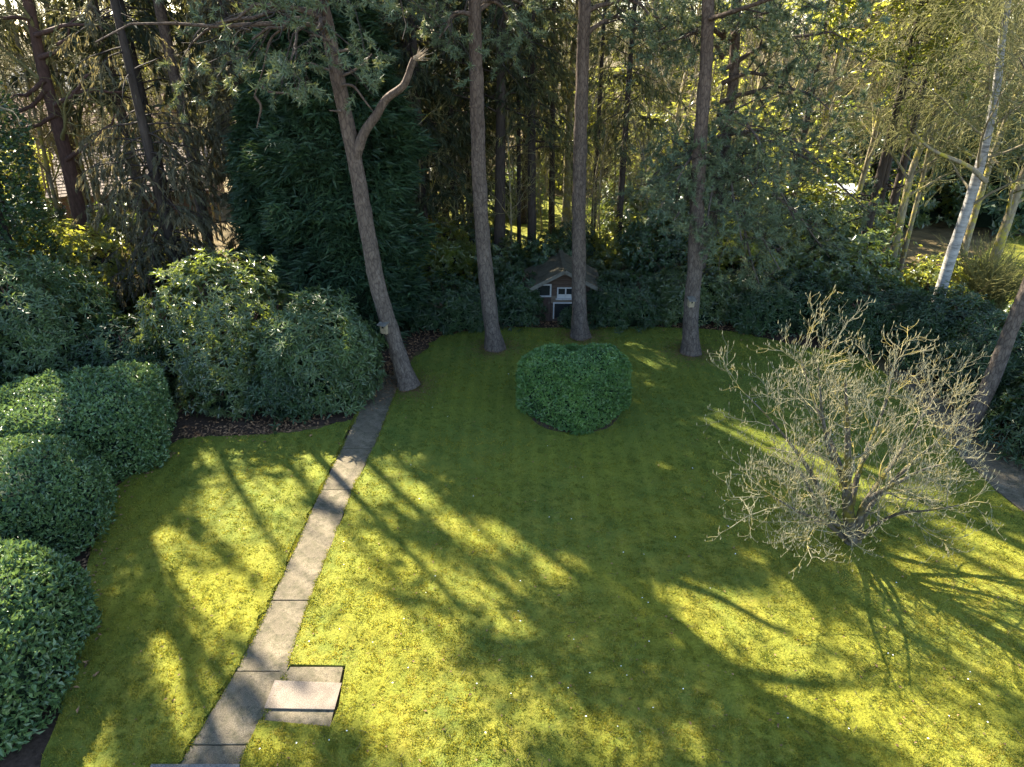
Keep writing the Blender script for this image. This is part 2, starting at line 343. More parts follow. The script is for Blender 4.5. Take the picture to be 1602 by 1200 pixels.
c = ramp(t, a.outputs['Fac'], [(0, (.055, .092, .02)), (.45, (.14, .152, .02)), (.8, (.25, .22, .026)), (1, (.29, .24, .08))])
t.links.new(c, b.inputs['Base Color']); b.inputs['Roughness'].default_value = .7; b.inputs['Specular IOR Level'].default_value = .2
tn = t.nodes.new('ShaderNodeBsdfTranslucent'); t.links.new(mixc(t, 1.0, c, (1.5, 1.35, .7), 'MULTIPLY'), tn.inputs[0]); mx = t.nodes.new('ShaderNodeMixShader'); mx.inputs[0].default_value = .4
t.links.new(b.outputs[0], mx.inputs[1]); t.links.new(tn.outputs[0], mx.inputs[2]); t.links.new(mx.outputs[0], t.nodes['Material Output'].inputs[0]); M['grass'] = m
def concrete(name, base, moss=.5):
    m, t, b = mat(name); n1 = noise(t, 1.6, 7, .72); n2 = noise(t, 75, 3, .65); n3 = noise(t, 4.2, 8, .75); n4 = noise(t, 13, 6, .75)
    c = ramp(t, n1, [(.3, tuple(x*.5 for x in base)), (.55, base), (.75, tuple(x*1.35 for x in base))])
    c = mixc(t, .85, c, ramp(t, n2, [(.34, (.45, .42, .4)), (.5, (.95, .95, .93)), (.66, (1.5, 1.47, 1.4))]), 'MULTIPLY')
    c = mixc(t, ramp(t, n3, [(.44, (0, 0, 0)), (.62, (moss, moss, moss))]), c, (.055, .05, .028))
    c = mixc(t, ramp(t, n4, [(.52, (0, 0, 0)), (.66, (moss*.85,)*3)]), c, (.03, .024, .018))
    t.links.new(c, b.inputs['Base Color']); b.inputs['Roughness'].default_value = .92; b.inputs['Specular IOR Level'].default_value = .15
    bump(t, b, n2, .7, .012); return m
M['conc'] = concrete('exposed_aggregate_concrete', (.135, .112, .076), .95); M['lid'] = concrete('smooth_grey_slab', (.17, .14, .112), .2)
M['stone'] = concrete('terrace_coping', (.12, .112, .1), .3)

# ------------------------------------------------------------------ ground, lawn, paths
def sheet(name, pts, z, th, m_, smooth_=False):
    """a slab with the outline pts (counted round), top at z, sides th deep"""
    me = bpy.data.meshes.new(name); n = len(pts)
    c = np.mean(A(pts)[:, :2], 0)
    V = [(p[0]-c[0], p[1]-c[1], 0) for p in pts]+[(p[0]-c[0], p[1]-c[1], -th) for p in pts]
    ar = sum(pts[i][0]*pts[(i+1) % n][1]-pts[(i+1) % n][0]*pts[i][1] for i in range(n)); top = list(range(n))
    F = [top if ar > 0 else top[::-1]]+[(i, (i+1) % n, n+(i+1) % n, n+i) for i in range(n)]
    me.from_pydata(V, [], F); me.update(); me.materials.append(m_)
    o = bpy.data.objects.new(name, me); COL.objects.link(o); o.location = (c[0], c[1], z); return o
gm_ = MB(); n = 61; xs = np.linspace(-1, 1, n); xs = np.sign(xs)*np.abs(xs)**2.2*900
X, Y = np.meshgrid(xs, xs+300); Z = np.full_like(X, -.06); Z = Z+np.where(Y > 60, (vnoise(np.stack([X, Y, X*0], -1).reshape(-1, 3), 60, 3).reshape(X.shape))*.8, 0)
V = np.stack([X, Y, Z], -1).reshape(-1, 3); i, j = np.meshgrid(np.arange(n-1), np.arange(n-1), indexing='ij'); b0 = i*n+j
gm_.add(V, np.stack([b0, b0+1, b0+n+1, b0+n], -1).reshape(-1, 4)); struct(gm_.build('ground', M['floor']))
def wob(a, b, n=8, amp=.03, seed=0):
    r = np.random.default_rng(seed); t = np.linspace(0, 1, n, endpoint=False)[:, None]; d = unit((b-a)[None])[0]; nrm = A([-d[1], d[0], 0])
    return [a+(b-a)*q+nrm*r.normal(0, amp) for q in t[:, 0]]
def px_line(pts, z=0, amp=.03, seed=0, n=8):
    out = []
    for k in range(len(pts)-1): out += wob(G(*pts[k], z), G(*pts[k+1], z), n, amp, seed+k)
    return out
PL = [(248,1260),(285,1190),(370,1050),(427,935),(503,765),(545,680),(567,632),(590,585)]      # the path's left edge in the photograph
PR = [(360,1260),(378,1190),(448,1050),(487,935),(553,765),(590,690),(612,635),(630,590)]
pl = [G(*p) for p in PL]; pr = [G(*p) for p in PR]
lawn_l = px_line([(40,1290),(100,1090),(136,890),(172,768),(282,688),(340,683),(420,682),(500,672),(556,655)], 0, .035, 5)+[p+A([-.028, 0, 0]) for p in px_line(PL[5::-1], 0, .03, 40, 14)]+[G(200, 1330)]
lawn_l = [p for p in lawn_l if p[1] > 3.4]
lawn_r = [p+A([.012, 0, 0]) for p in px_line([PR[0], (382,1178)], 0, .01, 60, 8)]+[G(406,1128)]+[G(516,1139), G(530,1108), G(541,1043), G(455,1041)]+[p+A([.012, 0, 0]) for p in px_line(PR[2:], 0, .012, 70, 10)] \
  +px_line([(650,560),(690,527),(760,515),(1000,511),(1150,519),(1215,535),(1370,560)], 0, .05, 80)+px_line([(1430,625),(1500,715),(1560,770),(1640,835)], 0, .02, 90)+[G(1900,1080), G(1900,1290)]
lawn_a = struct(sheet('lawn', lawn_l, .03, .09, M['lawn'])); lawn_b = struct(sheet('lawn', lawn_r, .03, .09, M['lawn']))
# path: separate concrete slabs along the way
pathbed = struct(sheet('garden_path', [p+A([-.12, 0, 0]) for p in pl]+[p+A([.02, 0, 0]) for p in pr[::-1]], -.03, .03, M['soil']))
def path_pt(E, v):    # point on an edge by the y pixel
    ys = [p[1] for p in E]; return G(np.interp(-v, [-y for y in ys], [p[0] for p in E]), v)
cuts = [1262, 1166, 1051, 940, 767, 702, 650, 612, 587]
for k in range(len(cuts)-1):
    lo, hi = cuts[k], cuts[k+1]; mids = [v for v in (PL[q][1] for q in range(len(PL))) if hi+4 < v < lo-4]
    lft = [path_pt(PL, v) for v in [lo]+sorted(mids, reverse=True)+[hi]]; rgt = [path_pt(PR, v) for v in [lo]+sorted(mids, reverse=True)+[hi]]
    g = .008; lft[0] = lft[0]+A([0, g, 0]); rgt[0] = rgt[0]+A([0, g, 0]); lft[-1] = lft[-1]-A([0, g, 0]); rgt[-1] = rgt[-1]-A([0, g, 0])
    o = sheet('paving_slab', lft+rgt[::-1], .012+.004*(k % 2), .06, M['conc']); w = o.matrix_basis.copy()
    o.parent = pathbed; o.location = A(o.location)-A(pathbed.location)
    bv = o.modifiers.new('bevel', 'BEVEL'); bv.width = .01; bv.segments = 2; bv.limit_method = 'ANGLE'
# inspection cover beside the path: a concrete surround with a paler slab lying over its middle
ins = thing('inspection_cover', 'pale square paving slab laid over a concrete surround beside the path', 'drain cover', G(475, 1090))
for nm, pts, z, th, mm in (('concrete_surround', [G(411,1129), G(516,1137), G(536,1045), G(441,1045)], .014, .07, M['conc']), ('cover_slab', [G(415,1110), G(523,1112), G(534,1072), G(431,1068)], .045, .035, M['lid'])):
    o = sheet(nm, pts, z, th, mm); o.parent = ins; o.location = A(o.location)-A(ins.location)
    bv = o.modifiers.new('bevel', 'BEVEL'); bv.width = .008; bv.segments = 2; bv.limit_method = 'ANGLE'
# side path on the right
sp = struct(sheet('side_path', [G(1384,560), G(1434,626), G(1503,715), G(1563,771), G(1680,860), G(1760,850), G(1640,752), G(1580,712), G(1524,660), G(1475,610), G(1420,555)], .004, .05, M['conc']))
# edge of the house terrace at the very bottom left
tb = MB(); p = G(306, 1194.5, .06); tb.add(*box_vf((p[0], p[1]-.55, -.02), (1.22, 1.1, .16))); tt = tb.build('terrace_edge', M['stone'], base=(p[0], p[1]-.5, 0), bevel=.012); struct(tt)
# planting beds round the lawn, and the neighbour's lawns that catch the sun beyond
bed = struct(sheet('planting_bed', [A([-24, 3, 0]), A([-5.6, 3, 0]), G(118,1090)+A([.1, 0, 0]), G(190,770), G(300,690), G(560,655), G(575,610), G(650,548), G(760,520), G(1000,514), G(1220,536), G(1420,556), G(1480,612), G(1600,715), G(1760,850), A([24, 8, 0]), A([24, 25.5, 0]), A([-24, 25.5, 0])], -.04, .01, M['soil']))
nl1 = struct(sheet('far_meadow', [A([-6, 28.5, 0]), A([3, 27.2, 0]), A([13, 27.5, 0]), A([15, 40, 0]), A([-10, 44, 0])], -.02, .02, M['lawnfar']))
nl2 = struct(sheet('neighbour_lawn', [A([15.5, 20.5, 0]), A([17, 19, 0]), A([30, 18, 0]), A([42, 34, 0]), A([24, 33, 0]), A([18.5, 27, 0])], -.01, .03, M['lawnfar']))

# grass on the lawn
def in_poly(x, y, poly):
    ins_ = np.zeros(len(x), bool); n = len(poly)
    for i in range(n):
        x0, y0 = poly[i][0], poly[i][1]; x1, y1 = poly[(i+1) % n][0], poly[(i+1) % n][1]
        if y0 != y1: ins_ ^= ((y0 > y) != (y1 > y)) & (x < (x1-x0)*(y-y0)/(y1-y0)+x0)
    return ins_
N = 1500000; gy = 4.6+18*rng.random(N)**1.7; gx = (rng.random(N)*2-1)*(gy*.92+2)
pz = np.stack([gx, gy, gx*0], 1); qx, qy = proj(pz)
k = (in_poly(gx, gy, lawn_l) | in_poly(gx, gy, lawn_r)) & (qx > -40) & (qx < 1650) & (qy < 1260)
k &= rng.random(N) < np.clip(.6+.25*vnoise(pz, .5, 8)+.6*vnoise(pz, .09, 18, 2), .05, 1); pz = pz[k][:310000]; n = len(pz)
hh = ((.02+.02*rng.random(n))*(1+.6*np.clip(vnoise(pz, .09, 18, 2), -.9, 1.2))+.008*np.clip(vnoise(pz, .5, 9), -1, 1))[:, None]; ww = (.007+.0012*pz[:, 1:2]*.7)
d = unit(rng.normal(0, .75, (n, 3))*A([1, 1, 0])+A([0, 0, 1])); s_ = unit(np.cross(d, rdir(n)))*ww*.5; p0 = pz+A([0, 0, .028])
V = np.stack([p0+s_, p0-s_, p0+d*hh], 1).reshape(-1, 3)
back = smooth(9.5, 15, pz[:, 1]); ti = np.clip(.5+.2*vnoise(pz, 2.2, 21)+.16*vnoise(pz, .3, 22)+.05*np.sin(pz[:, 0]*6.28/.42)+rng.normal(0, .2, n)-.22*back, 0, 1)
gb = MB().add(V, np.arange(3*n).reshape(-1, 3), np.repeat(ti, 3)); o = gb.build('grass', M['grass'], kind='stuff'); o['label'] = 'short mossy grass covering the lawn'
eg = []
for E, off in ((PL, -.02), (PR, .02)):
    for a_, b_ in zip(E[:-1], E[1:]): q0, q1 = G(*a_), G(*b_); m_ = int(900*np.linalg.norm(q1-q0)); eg.append(q0+(q1-q0)*rng.random((m_, 1))+A([off, 0, 0])+rng.normal(0, .028, (m_, 3))*A([1, 1, 0]))
eg = np.concatenate(eg); eg = eg[rng.random(len(eg)) < np.clip(.5+.7*vnoise(eg, .3, 31), 0, 1)]; n = len(eg); d = unit(rng.normal(0, .8, (n, 3))*A([1, 1, 0])+A([0, 0, .8])); s_ = unit(np.cross(d, rdir(n)))*.009; hh = rng.uniform(.03, .07, (n, 1)); eg[:, 2] = .005
o = MB().add(np.stack([eg+s_, eg-s_, eg+d*hh], 1).reshape(-1, 3), np.arange(3*n).reshape(-1, 3), np.repeat(np.clip(rng.normal(.4, .2, n), 0, 1), 3)).build('edge_grass', M['grass'], kind='stuff'); o['label'] = 'longer grass creeping over the edges of the path'
nl = []
for bp_ in (G(640, 606), G(774, 546), G(908, 528), G(1080, 553)): m_ = 900; a_ = rng.uniform(0, 6.28, m_); q = .25+.42*np.abs(rng.normal(0, 1, m_)); nl.append(bp_+np.stack([np.cos(a_)*q, np.sin(a_)*q, q*0+.058], 1))
nl = np.concatenate(nl); n = len(nl); o = MB().add(*leaves(nl, rdir(n)*A([1, 1, .15]), unit(rng.normal(0, .3, (n, 3))+A([0, 0, 1])), rng.uniform(.05, .11, n), .014, .05), np.repeat(rng.random(n)*.7, 4)).build('needle_litter', M['litter'], kind='stuff'); o['label'] = 'brown needle litter round the feet of the pines'
# daisies and fallen petals on the lawn
n = 110; dx, dy = rng.uniform(330, 1600, n), 560+640*rng.random(n)**1.2; P0 = A([G(x, y, .062) for x, y in zip(dx, dy)]); P0 = P0[in_poly(P0[:, 0], P0[:, 1], lawn_r) | in_poly(P0[:, 0], P0[:, 1], lawn_l)]
o = MB().add(*leaves(P0, rdir(len(P0))*A([1, 1, .2]), np.tile(A([0, 0, 1.]), (len(P0), 1)), rng.uniform(.014, .034, len(P0)), .022, .1)).build('daisies', M['petal'], kind='stuff'); o['label'] = 'tiny white daisies dotted over the lawn'
# fallen leaves along the beds
lp = []
for e, w_ in (([(118,1095),(150,900),(180,775),(285,695)], .16), ([(285,690),(340,678),(420,672),(500,664)], .35), ([(270,640),(330,620),(400,600),(420,560)], .9), ([(560,640),(600,590),(640,545)], .3), ([(650,535),(760,505),(1000,502),(1180,515)], .5), ([(1420,560),(1480,618),(1600,720)], .2)):
    for a_, b_ in zip(e[:-1], e[1:]):
        q0, q1 = G(*a_), G(*b_); m_ = int(260*np.linalg.norm(q1-q0)); tt_ = rng.random(m_)[:, None]; lp.append(q0+(q1-q0)*tt_+rng.normal(0, w_, (m_, 3))*A([1, 1, 0]))
lp = np.concatenate(lp); lp[:, 2] = -.02+.05*rng.random(len(lp)); n = len(lp)
onl = in_poly(lp[:, 0], lp[:, 1], lawn_l) | in_poly(lp[:, 0], lp[:, 1], lawn_r); kk = ~onl | (rng.random(n) < .06); lp = lp[kk]; onl = onl[kk]; lp[onl, 2] = .055; n = len(lp)
o = MB().add(*leaves(lp, rdir(n)*A([1, 1, .3]), unit(rng.normal(0, .4, (n, 3))+A([0, 0, 1])), rng.uniform(.05, .12, n), rng.uniform(.03, .06, n)), np.repeat(rng.random(n), 4)).build('fallen_leaves', M['litter'], kind='stuff'); o['label'] = 'brown fallen leaves lying on the beds'

n = 420; P0 = A([G(x, y, .055) for x, y in zip(rng.uniform(200, 1600, n), 540+660*rng.random(n))]); P0 = P0[in_poly(P0[:, 0], P0[:, 1], lawn_r) | in_poly(P0[:, 0], P0[:, 1], lawn_l)]; n = len(P0)
d = unit(rng.normal(0, 1, (n, 3))*A([1, 1, .15])); ln = rng.uniform(.03, .16, (n, 1)); o = MB().add(*tubes(np.stack([P0-d*ln*.5, P0+rng.normal(0, .008, (n, 3)), P0+d*ln*.5], 1), np.tile([.003, .004, .002], (n, 1)), 3)).build('fallen_twigs', M['darkbark'], kind='stuff'); o['label'] = 'small fallen twigs scattered over the lawn'
n = 500; P0 = A([G(x, y, .055) for x, y in zip(rng.uniform(200, 1600, n), 520+680*rng.random(n)**1.3)]); P0 = P0[in_poly(P0[:, 0], P0[:, 1], lawn_r) | in_poly(P0[:, 0], P0[:, 1], lawn_l)]; n = len(P0)  # leaf-shaped specks put in for the small dark holes in the turf
o = MB().add(*leaves(P0, rdir(n)*A([1, 1, .2]), unit(rng.normal(0, .4, (n, 3))+A([0, 0, 1])), rng.uniform(.03, .07, n), .03, .2), np.repeat(rng.random(n), 4)).build('scattered_leaves', M['litter'], kind='stuff'); o['label'] = 'dead brown leaves scattered over the lawn'

# ------------------------------------------------------------------ playhouse
hb = G(880, 503); HX, HY = hb[0], hb[1]; Wd, Dp, Eh, Rh = 1.95, 1.7, 1.28, 1.88
ph = thing('playhouse', 'small dark weatherboarded playhouse with white windows behind the pines', 'playhouse', (HX, HY, 0))
def bx(name, c, s, m_, par, R=None, bevel=0, base=None):
    return MB().add(*box_vf(A(c)+A([HX, HY, 0]), s, R)).build(name, m_, par, base=(HX, HY, 0), bevel=bevel)
hw = Wd/2
# walls: a plain inner shell with weatherboards outside
wl = MB(); wv = []
for y in (.04, Dp-.04):
    b0 = wl.n; Vw = A([[-hw+.03, y, 0], [hw-.03, y, 0], [hw-.03, y, Eh], [0, y, Rh-.03], [-hw+.03, y, Eh]])+A([HX, HY, 0]); wl.add(Vw, A([[0, 1, 2], [0, 2, 4], [2, 3, 4]]))
for x in (-hw+.03, hw-.03): wl.add(A([[x, .04, 0], [x, Dp-.04, 0], [x, Dp-.04, Eh], [x, .04, Eh]])+A([HX, HY, 0]), A([[0, 1, 2, 3]]))
wall = wl.build('wall', M['board'], ph)
rb = np.random.default_rng(4); nb = 14; bh = Rh/nb
for k in range(nb):
    z = bh*(k+.5); half = hw if z < Eh else hw*(Rh-z)/(Rh-Eh)*1.0
    if half < .12: continue
    segs = [(-half, half)]
    if z < 1.5: segs = [(-half, -hw+.06), (-hw+.56, half)] if half > hw-.56 else segs
    if .2 < z < .72: segs = [(-half, -hw+.06), (-hw+.56, -hw+.7), (.55, half)]
    if .86 < z < 1.2: segs = [(-half, -hw+.06), (-hw+.56, -.22), (.36, half)]
    for a_, b_ in segs:
        if b_-a_ < .03: continue
        bx('board', ((a_+b_)/2, .012-rb.uniform(0, .006), z), (b_-a_, .026, bh*.93), M['boardpale'] if .6 < z < .9 and rb.random() < .8 else M['board'], wall, bevel=.003)
for k in range(9):
    for sx in (-1, 1): bx('board', (sx*(hw-.012), Dp/2, bh*(k+.5)), (.026, Dp-.08, bh*.93), M['board'], wall, bevel=.003)
# roof: two sagging slopes with moss, barge boards at the gable
roof = MB(); nx, ny = 14, 9; ov = .3; sl_ = math.atan2(Rh-Eh, hw)
for sx in (-1, 1):
    u, v = np.meshgrid(np.linspace(0, 1, nx), np.linspace(-.3, Dp+.2, ny), indexing='ij'); x = sx*u*(hw+.34); z = Rh+.06-u*(hw+.34)*math.tan(sl_)*(1-.16*u)
    Pt = np.stack([x+HX, v+HY, z], -1).reshape(-1, 3); Pt[:, 2] += .02*vnoise(Pt, .35, 6); Pb = Pt-A([0, 0, .06]); i, j = np.meshgrid(np.arange(nx-1), np.arange(ny-1), indexing='ij'); q = i*ny+j
    F = np.stack([q, q+1, q+ny+1, q+ny], -1).reshape(-1, 4); roof.add(np.concatenate([Pt, Pb]), np.concatenate([F, F[:, ::-1]+nx*ny]))
rf = roof.build('roof', M['roofmoss'], ph, smooth_=True)
for sx in (-1, 1):
    L = (hw+.36)/math.cos(sl_*.9); ang = sx*sl_*.9
    R = A([[math.cos(ang), 0, math.sin(ang)], [0, 1, 0], [-math.sin(ang), 0, math.cos(ang)]])
    bx('barge_board', (sx*(hw+.36)/2, -.325, Rh-(hw+.36)/2*math.tan(sl_*.9)+.005), (L, .03, .12), M['barge'], rf, R, .004)
bx('ridge_cap', (0, Dp/2-.05, Rh+.085), (.16, Dp+.48, .035), M['roofmoss'], rf, None, .01)
# stable door with a square window in its upper half
dx0 = -hw+.31
door = bx('door', (dx0, .03, .72), (.48, .02, 1.42), M['doorwood'], ph)
for k in range(5): bx('plank', (dx0-.19+.095*k, .004, .42), (.086, .03, .8), M['doorwood'], door, bevel=.004)
for c_, s_ in (((dx0, -.014, 1.34), (.5, .04, .05)), ((dx0, -.014, .93), (.5, .04, .05)), ((dx0-.225, -.014, 1.135), (.05, .04, .36)), ((dx0+.225, -.014, 1.135), (.05, .04, .36))): bx('window_frame', c_, s_, M['white'], door, bevel=.004)
bx('pane', (dx0, .006, 1.135), (.4, .008, .36), M['glass'], door)
bx('handle', (dx0+.18, -.03, .7), (.03, .03, .09), M['barge'], door, bevel=.006)
# two-light window with net curtains
WX = .07
win = bx('window', (WX, .03, 1.03), (.52, .02, .38), M['curtain'], ph)
for c_, s_ in (((WX, -.012, 1.225), (.58, .05, .04)), ((WX-.27, -.012, 1.03), (.04, .05, .35)), ((WX+.27, -.012, 1.03), (.04, .05, .35)), ((WX, -.012, 1.03), (.045, .05, .35))): bx('frame', c_, s_, M['white'], win, bevel=.004)
bx('sill', (WX, -.035, .835), (.66, .09, .04), M['white'], win, bevel=.005)
for x in (WX-.135, WX+.135): bx('pane', (x, .004, 1.1), (.22, .008, .21), M['glass'], win)
for x in (WX-.135, WX+.135): bx('net_curtain', (x, .002, .925), (.22, .008, .14), M['curtain'], win)
# low white-framed hatch
hat = bx('hatch', (.03, .02, .4), (.66, .02, .56), M['glass'], ph)
for c_, s_ in (((.03, -.012, .69), (.76, .05, .045)), ((-.32, -.012, .39), (.045, .05, .56)), ((.4, -.012, .39), (.045, .05, .56))): bx('frame', c_, s_, M['white'], hat, bevel=.004)

# ------------------------------------------------------------------ houses glimpsed beyond the trees
def house(name, label, c, w, d, eh, rh, rz, wm, rm, chim=True, cat='house'):
    h = thing(name, label, cat, (c[0], c[1], 0)); R = rotz(rz); O = A([c[0], c[1], 0])
    def pb(nm, cc, s, m_, par, R2=None): return MB().add(*box_vf(A(cc)@R.T+O, s, R if R2 is None else R@R2)).build(nm, m_, par, base=O)
    wb = MB(); Vw = A([[-w/2,-d/2,0],[w/2,-d/2,0],[w/2,d/2,0],[-w/2,d/2,0],[-w/2,-d/2,eh],[w/2,-d/2,eh],[w/2,d/2,eh],[-w/2,d/2,eh],[-w/2,0,rh-.05],[w/2,0,rh-.05]])
    wb.add(Vw@R.T+O, A([[0,1,5,4],[1,2,6,5],[2,3,7,6],[3,0,4,7]])).add(Vw@R.T+O, A([[5,6,9],[7,4,8]])); wa = wb.build('wall', wm, h)
    for x in np.arange(-w/2+1.2, w/2-.8, 2.2):
        wi = pb('window', (x, -d/2-.01, eh*.58), (1.1, .06, eh*.4), M['white'], h)
        for q in (-.26, .26): pb('pane', (x+q, -d/2-.045, eh*.58), (.44, .02, eh*.32), M['glass'], wi)
    rfm = MB(); sl2 = math.atan2(rh-eh, d/2); nr = 16; L = (d/2+.4)/math.cos(sl2)/nr
    for sy in (-1, 1):
        for k in range(nr):
            nt_ = int(w/.33); s0 = (k+.5)*L*math.cos(sl2)
            for q in range(nt_):
                xx = -w/2-.2+(w+.4)*(q+.5)/nt_
                R2 = A([[1,0,0],[0,math.cos(sl2-.06),sy*math.sin(sl2-.06)],[0,-sy*math.sin(sl2-.06),math.cos(sl2-.06)]])
                cc = A([xx, sy*s0, rh+.03-s0*math.tan(sl2)+.012*((q*7+k*3) % 3)])
                V_, F_ = box_vf(cc, ((w+.4)/nt_*.94, L*1.25, .035)); V_ = (V_-cc)@R2.T+cc; rfm.add(V_@R.T+O, F_, ((q*13+k*7) % 10)/10)
    rr_ = MB().add(A([[-w/2-.2,-d/2-.4,rh-(d/2+.4)*math.tan(sl2)-.03],[w/2+.2,-d/2-.4,rh-(d/2+.4)*math.tan(sl2)-.03],[w/2+.2,0,rh-.03],[-w/2-.2,0,rh-.03],[w/2+.2,d/2+.4,rh-(d/2+.4)*math.tan(sl2)-.03],[-w/2-.2,d/2+.4,rh-(d/2+.4)*math.tan(sl2)-.03]])@R.T+O, A([[0,1,2,3],[3,2,4,5]])).build('roof', rm, h)
    rfm.build('roof_tiles', rm, rr_, base=O, kind='stuff')
    if chim: pb('chimney', (w*.28, .3, rh+.35), (.6, .6, 1.1), M['brick'], rr_)
    return h
q = atY(205, 300, 37); house('bungalow', 'low bungalow with sunlit pale tiled roof behind the leaning dark tree', (q[0]-.5, 39.5), 7.5, 6, 1.55, 3.3, .25, M['brick'], M['tilepale'], False)
q = atY(130, 190, 58); house('brick_house', 'far house with reddish tiled roof beyond the bungalow', (q[0]-1, 60), 13, 7, 2.2, 4.2, .12, M['brick'], M['tile'])
q = atY(110, 150, 78); house('white_house', 'white rendered house farthest off at the upper left', (q[0], 80), 12, 7, 3.6, 5.8, -.1, M['render'], M['barge'])
q = atY(1268, 330, 31); house('outbuilding', 'low outbuilding with a pale sunlit roof behind the right-hand pines', (q[0]+.4, 33), 4.2, 3.4, 1.5, 2.5, -.15, M['brick'], M['render'], False, 'outbuilding')
q = atY(702, 190, 45); house('garden_shed', 'small pale shed glimpsed through the dark conifers', (q[0], 46.5), 3, 2.4, 1.7, 2.6, .2, M['render'], M['barge'], False, 'shed')

# ------------------------------------------------------------------ hedges and bushes
def blob_pts(n, a, b, h, e, zb=.0):
    """points and outward normals on a rounded block (half sizes a, b; height h), denser where its surface is larger"""
    ar = A([b*h, b*h, a*h, a*h, 4*a*b*.5]); w = rng.choice(5, n, p=ar/ar.sum()); u, v = rng.uniform(-1, 1, n), rng.uniform(-1, 1, n)
    Q = np.zeros((n, 3)); z01 = (v+1)/2*(1-zb)+zb
    for k, sg in ((0, -1), (1, 1)): m_ = w == k; Q[m_] = np.stack([np.full(m_.sum(), sg), u[m_], z01[m_]], 1)
    for k, sg in ((2, -1), (3, 1)): m_ = w == k; Q[m_] = np.stack([u[m_], np.full(m_.sum(), sg), z01[m_]], 1)
    m_ = w == 4; Q[m_] = np.stack([u[m_], v[m_], np.ones(m_.sum())], 1)
    r = (np.abs(Q)**e).sum(1)**(1/e); Q = Q/r[:, None]
    N = unit(np.sign(Q)*np.abs(Q)**(e-1)/A([a, b, h])); return Q*A([a, b, h]), N
def blob_mesh(a, b, h, e, s=.86, nu=28, nv=10, seed=0, amp=.1):
    th = np.linspace(0, 2*np.pi, nu, endpoint=False); ph_ = np.linspace(0, np.pi/2, nv)
    T_, P_ = np.meshgrid(th, ph_, indexing='ij'); Q = np.stack([np.cos(T_)*np.cos(P_), np.sin(T_)*np.cos(P_), np.sin(P_)], -1).reshape(-1, 3)
    r = (np.abs(Q)**e).sum(1)**(1/e); Q = Q/r[:, None]*A([a, b, h]); Q = Q*(s+amp*vnoise(Q, .7, seed))[:, None]; Q[:, 2] = np.maximum(Q[:, 2], 0)
    i, j = np.meshgrid(np.arange(nu), np.arange(nv-1), indexing='ij'); i2 = (i+1) % nu
    return Q, np.stack([i*nv+j, i2*nv+j, i2*nv+j+1, i*nv+j+1], -1).reshape(-1, 4)
def hedge(label, c, a, b, h, rz, e, n, L, m_, cat='hedge', name='clipped_hedge', group=None, rough=.05, big=.06, zb=0, dip=None, seed=0, tuft=.5, stems=0):
    t_ = thing(name, label, cat, (c[0], c[1], 0), group); R = rotz(rz); O = A([c[0], c[1], 0])
    Q, N = blob_pts(n, a, b, h, e, zb); d = big*vnoise(Q, .55, seed)+.5*big*vnoise(Q, .2, seed+1)
    if dip is not None: d = d-dip(Q)
    P = Q+N*(d-rough*rng.exponential(1.0, n)*1.3)[:, None]; P[:, 2] = np.maximum(P[:, 2], .04)
    D = unit(rdir(n)+N*tuft+A([0, 0, .35])); Nn = unit(N+rng.normal(0, .55, (n, 3))); ll = L*rng.uniform(.6, 1.25, n)
    ti = np.clip(.5+.4*vnoise(Q, .3, seed+2)+rng.normal(0, .25, n), 0, 1)
    MB().add(*leaves(P@R.T+O, D@R.T, Nn@R.T, ll, ll*.52), np.repeat(ti, 4)).build('foliage', m_, t_, kind='stuff')
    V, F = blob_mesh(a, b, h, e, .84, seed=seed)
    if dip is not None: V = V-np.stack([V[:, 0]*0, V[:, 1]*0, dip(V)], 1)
    MB().add(V@R.T+O, F).build('inner_growth', M['core'], t_, smooth_=True)  # solid core coloured dark like the shade behind the leaves
    return t_
hedge('broad flat-topped clipped hedge at the left, the farthest of the three beside the lawn', (-10.1, 13.75), 1.8, 1.5, 1.72, .28, 6, 23000, .1, M['hedge'], seed=3, big=.07)
hedge('rounded grey-green clipped hedge between the other two left hedges', (-10.05, 10.75), 1.85, 1.55, 1.75, .35, 3.0, 21000, .088, M['hedge'], seed=13, big=.09, rough=.06)
hedge('clipped hedge nearest the house at the bottom left, with large glossy leaves', (-8.6, 7.3), 1.75, 1.65, 1.85, .15, 3.6, 19000, .112, M['hedge'], seed=23, big=.08)
cb = G(897, 648)
def dip_(Q): return .5*np.exp(-((Q[:, 0]-.62)**2+(Q[:, 1]-.66)**2)/.2)*(Q[:, 2] > .8)+.10*np.exp(-((Q[:, 0]-.1)**2+(Q[:, 1]-.15)**2)/.08)*(Q[:, 2] > .8)
hedge('squat heart-shaped clipped bush standing alone in the middle of the lawn', (1.62, 15.95), 1.2, 1.2, 1.68, math.pi/4, 5, 28000, .075, M['box'], 'bush', 'clipped_bush', seed=33, big=.05, rough=.035, dip=dip_)
# bare earth under the clipped bush
struct(sheet('bare_earth', [A([1.62+1.3*math.cos(q)*(1+.08*math.sin(3*q)), 15.8+1.3*math.sin(q)*(1+.08*math.cos(2*q)), 0]) for q in np.linspace(0, 6.28, 28, endpoint=False)], .036, .004, M['soil']))

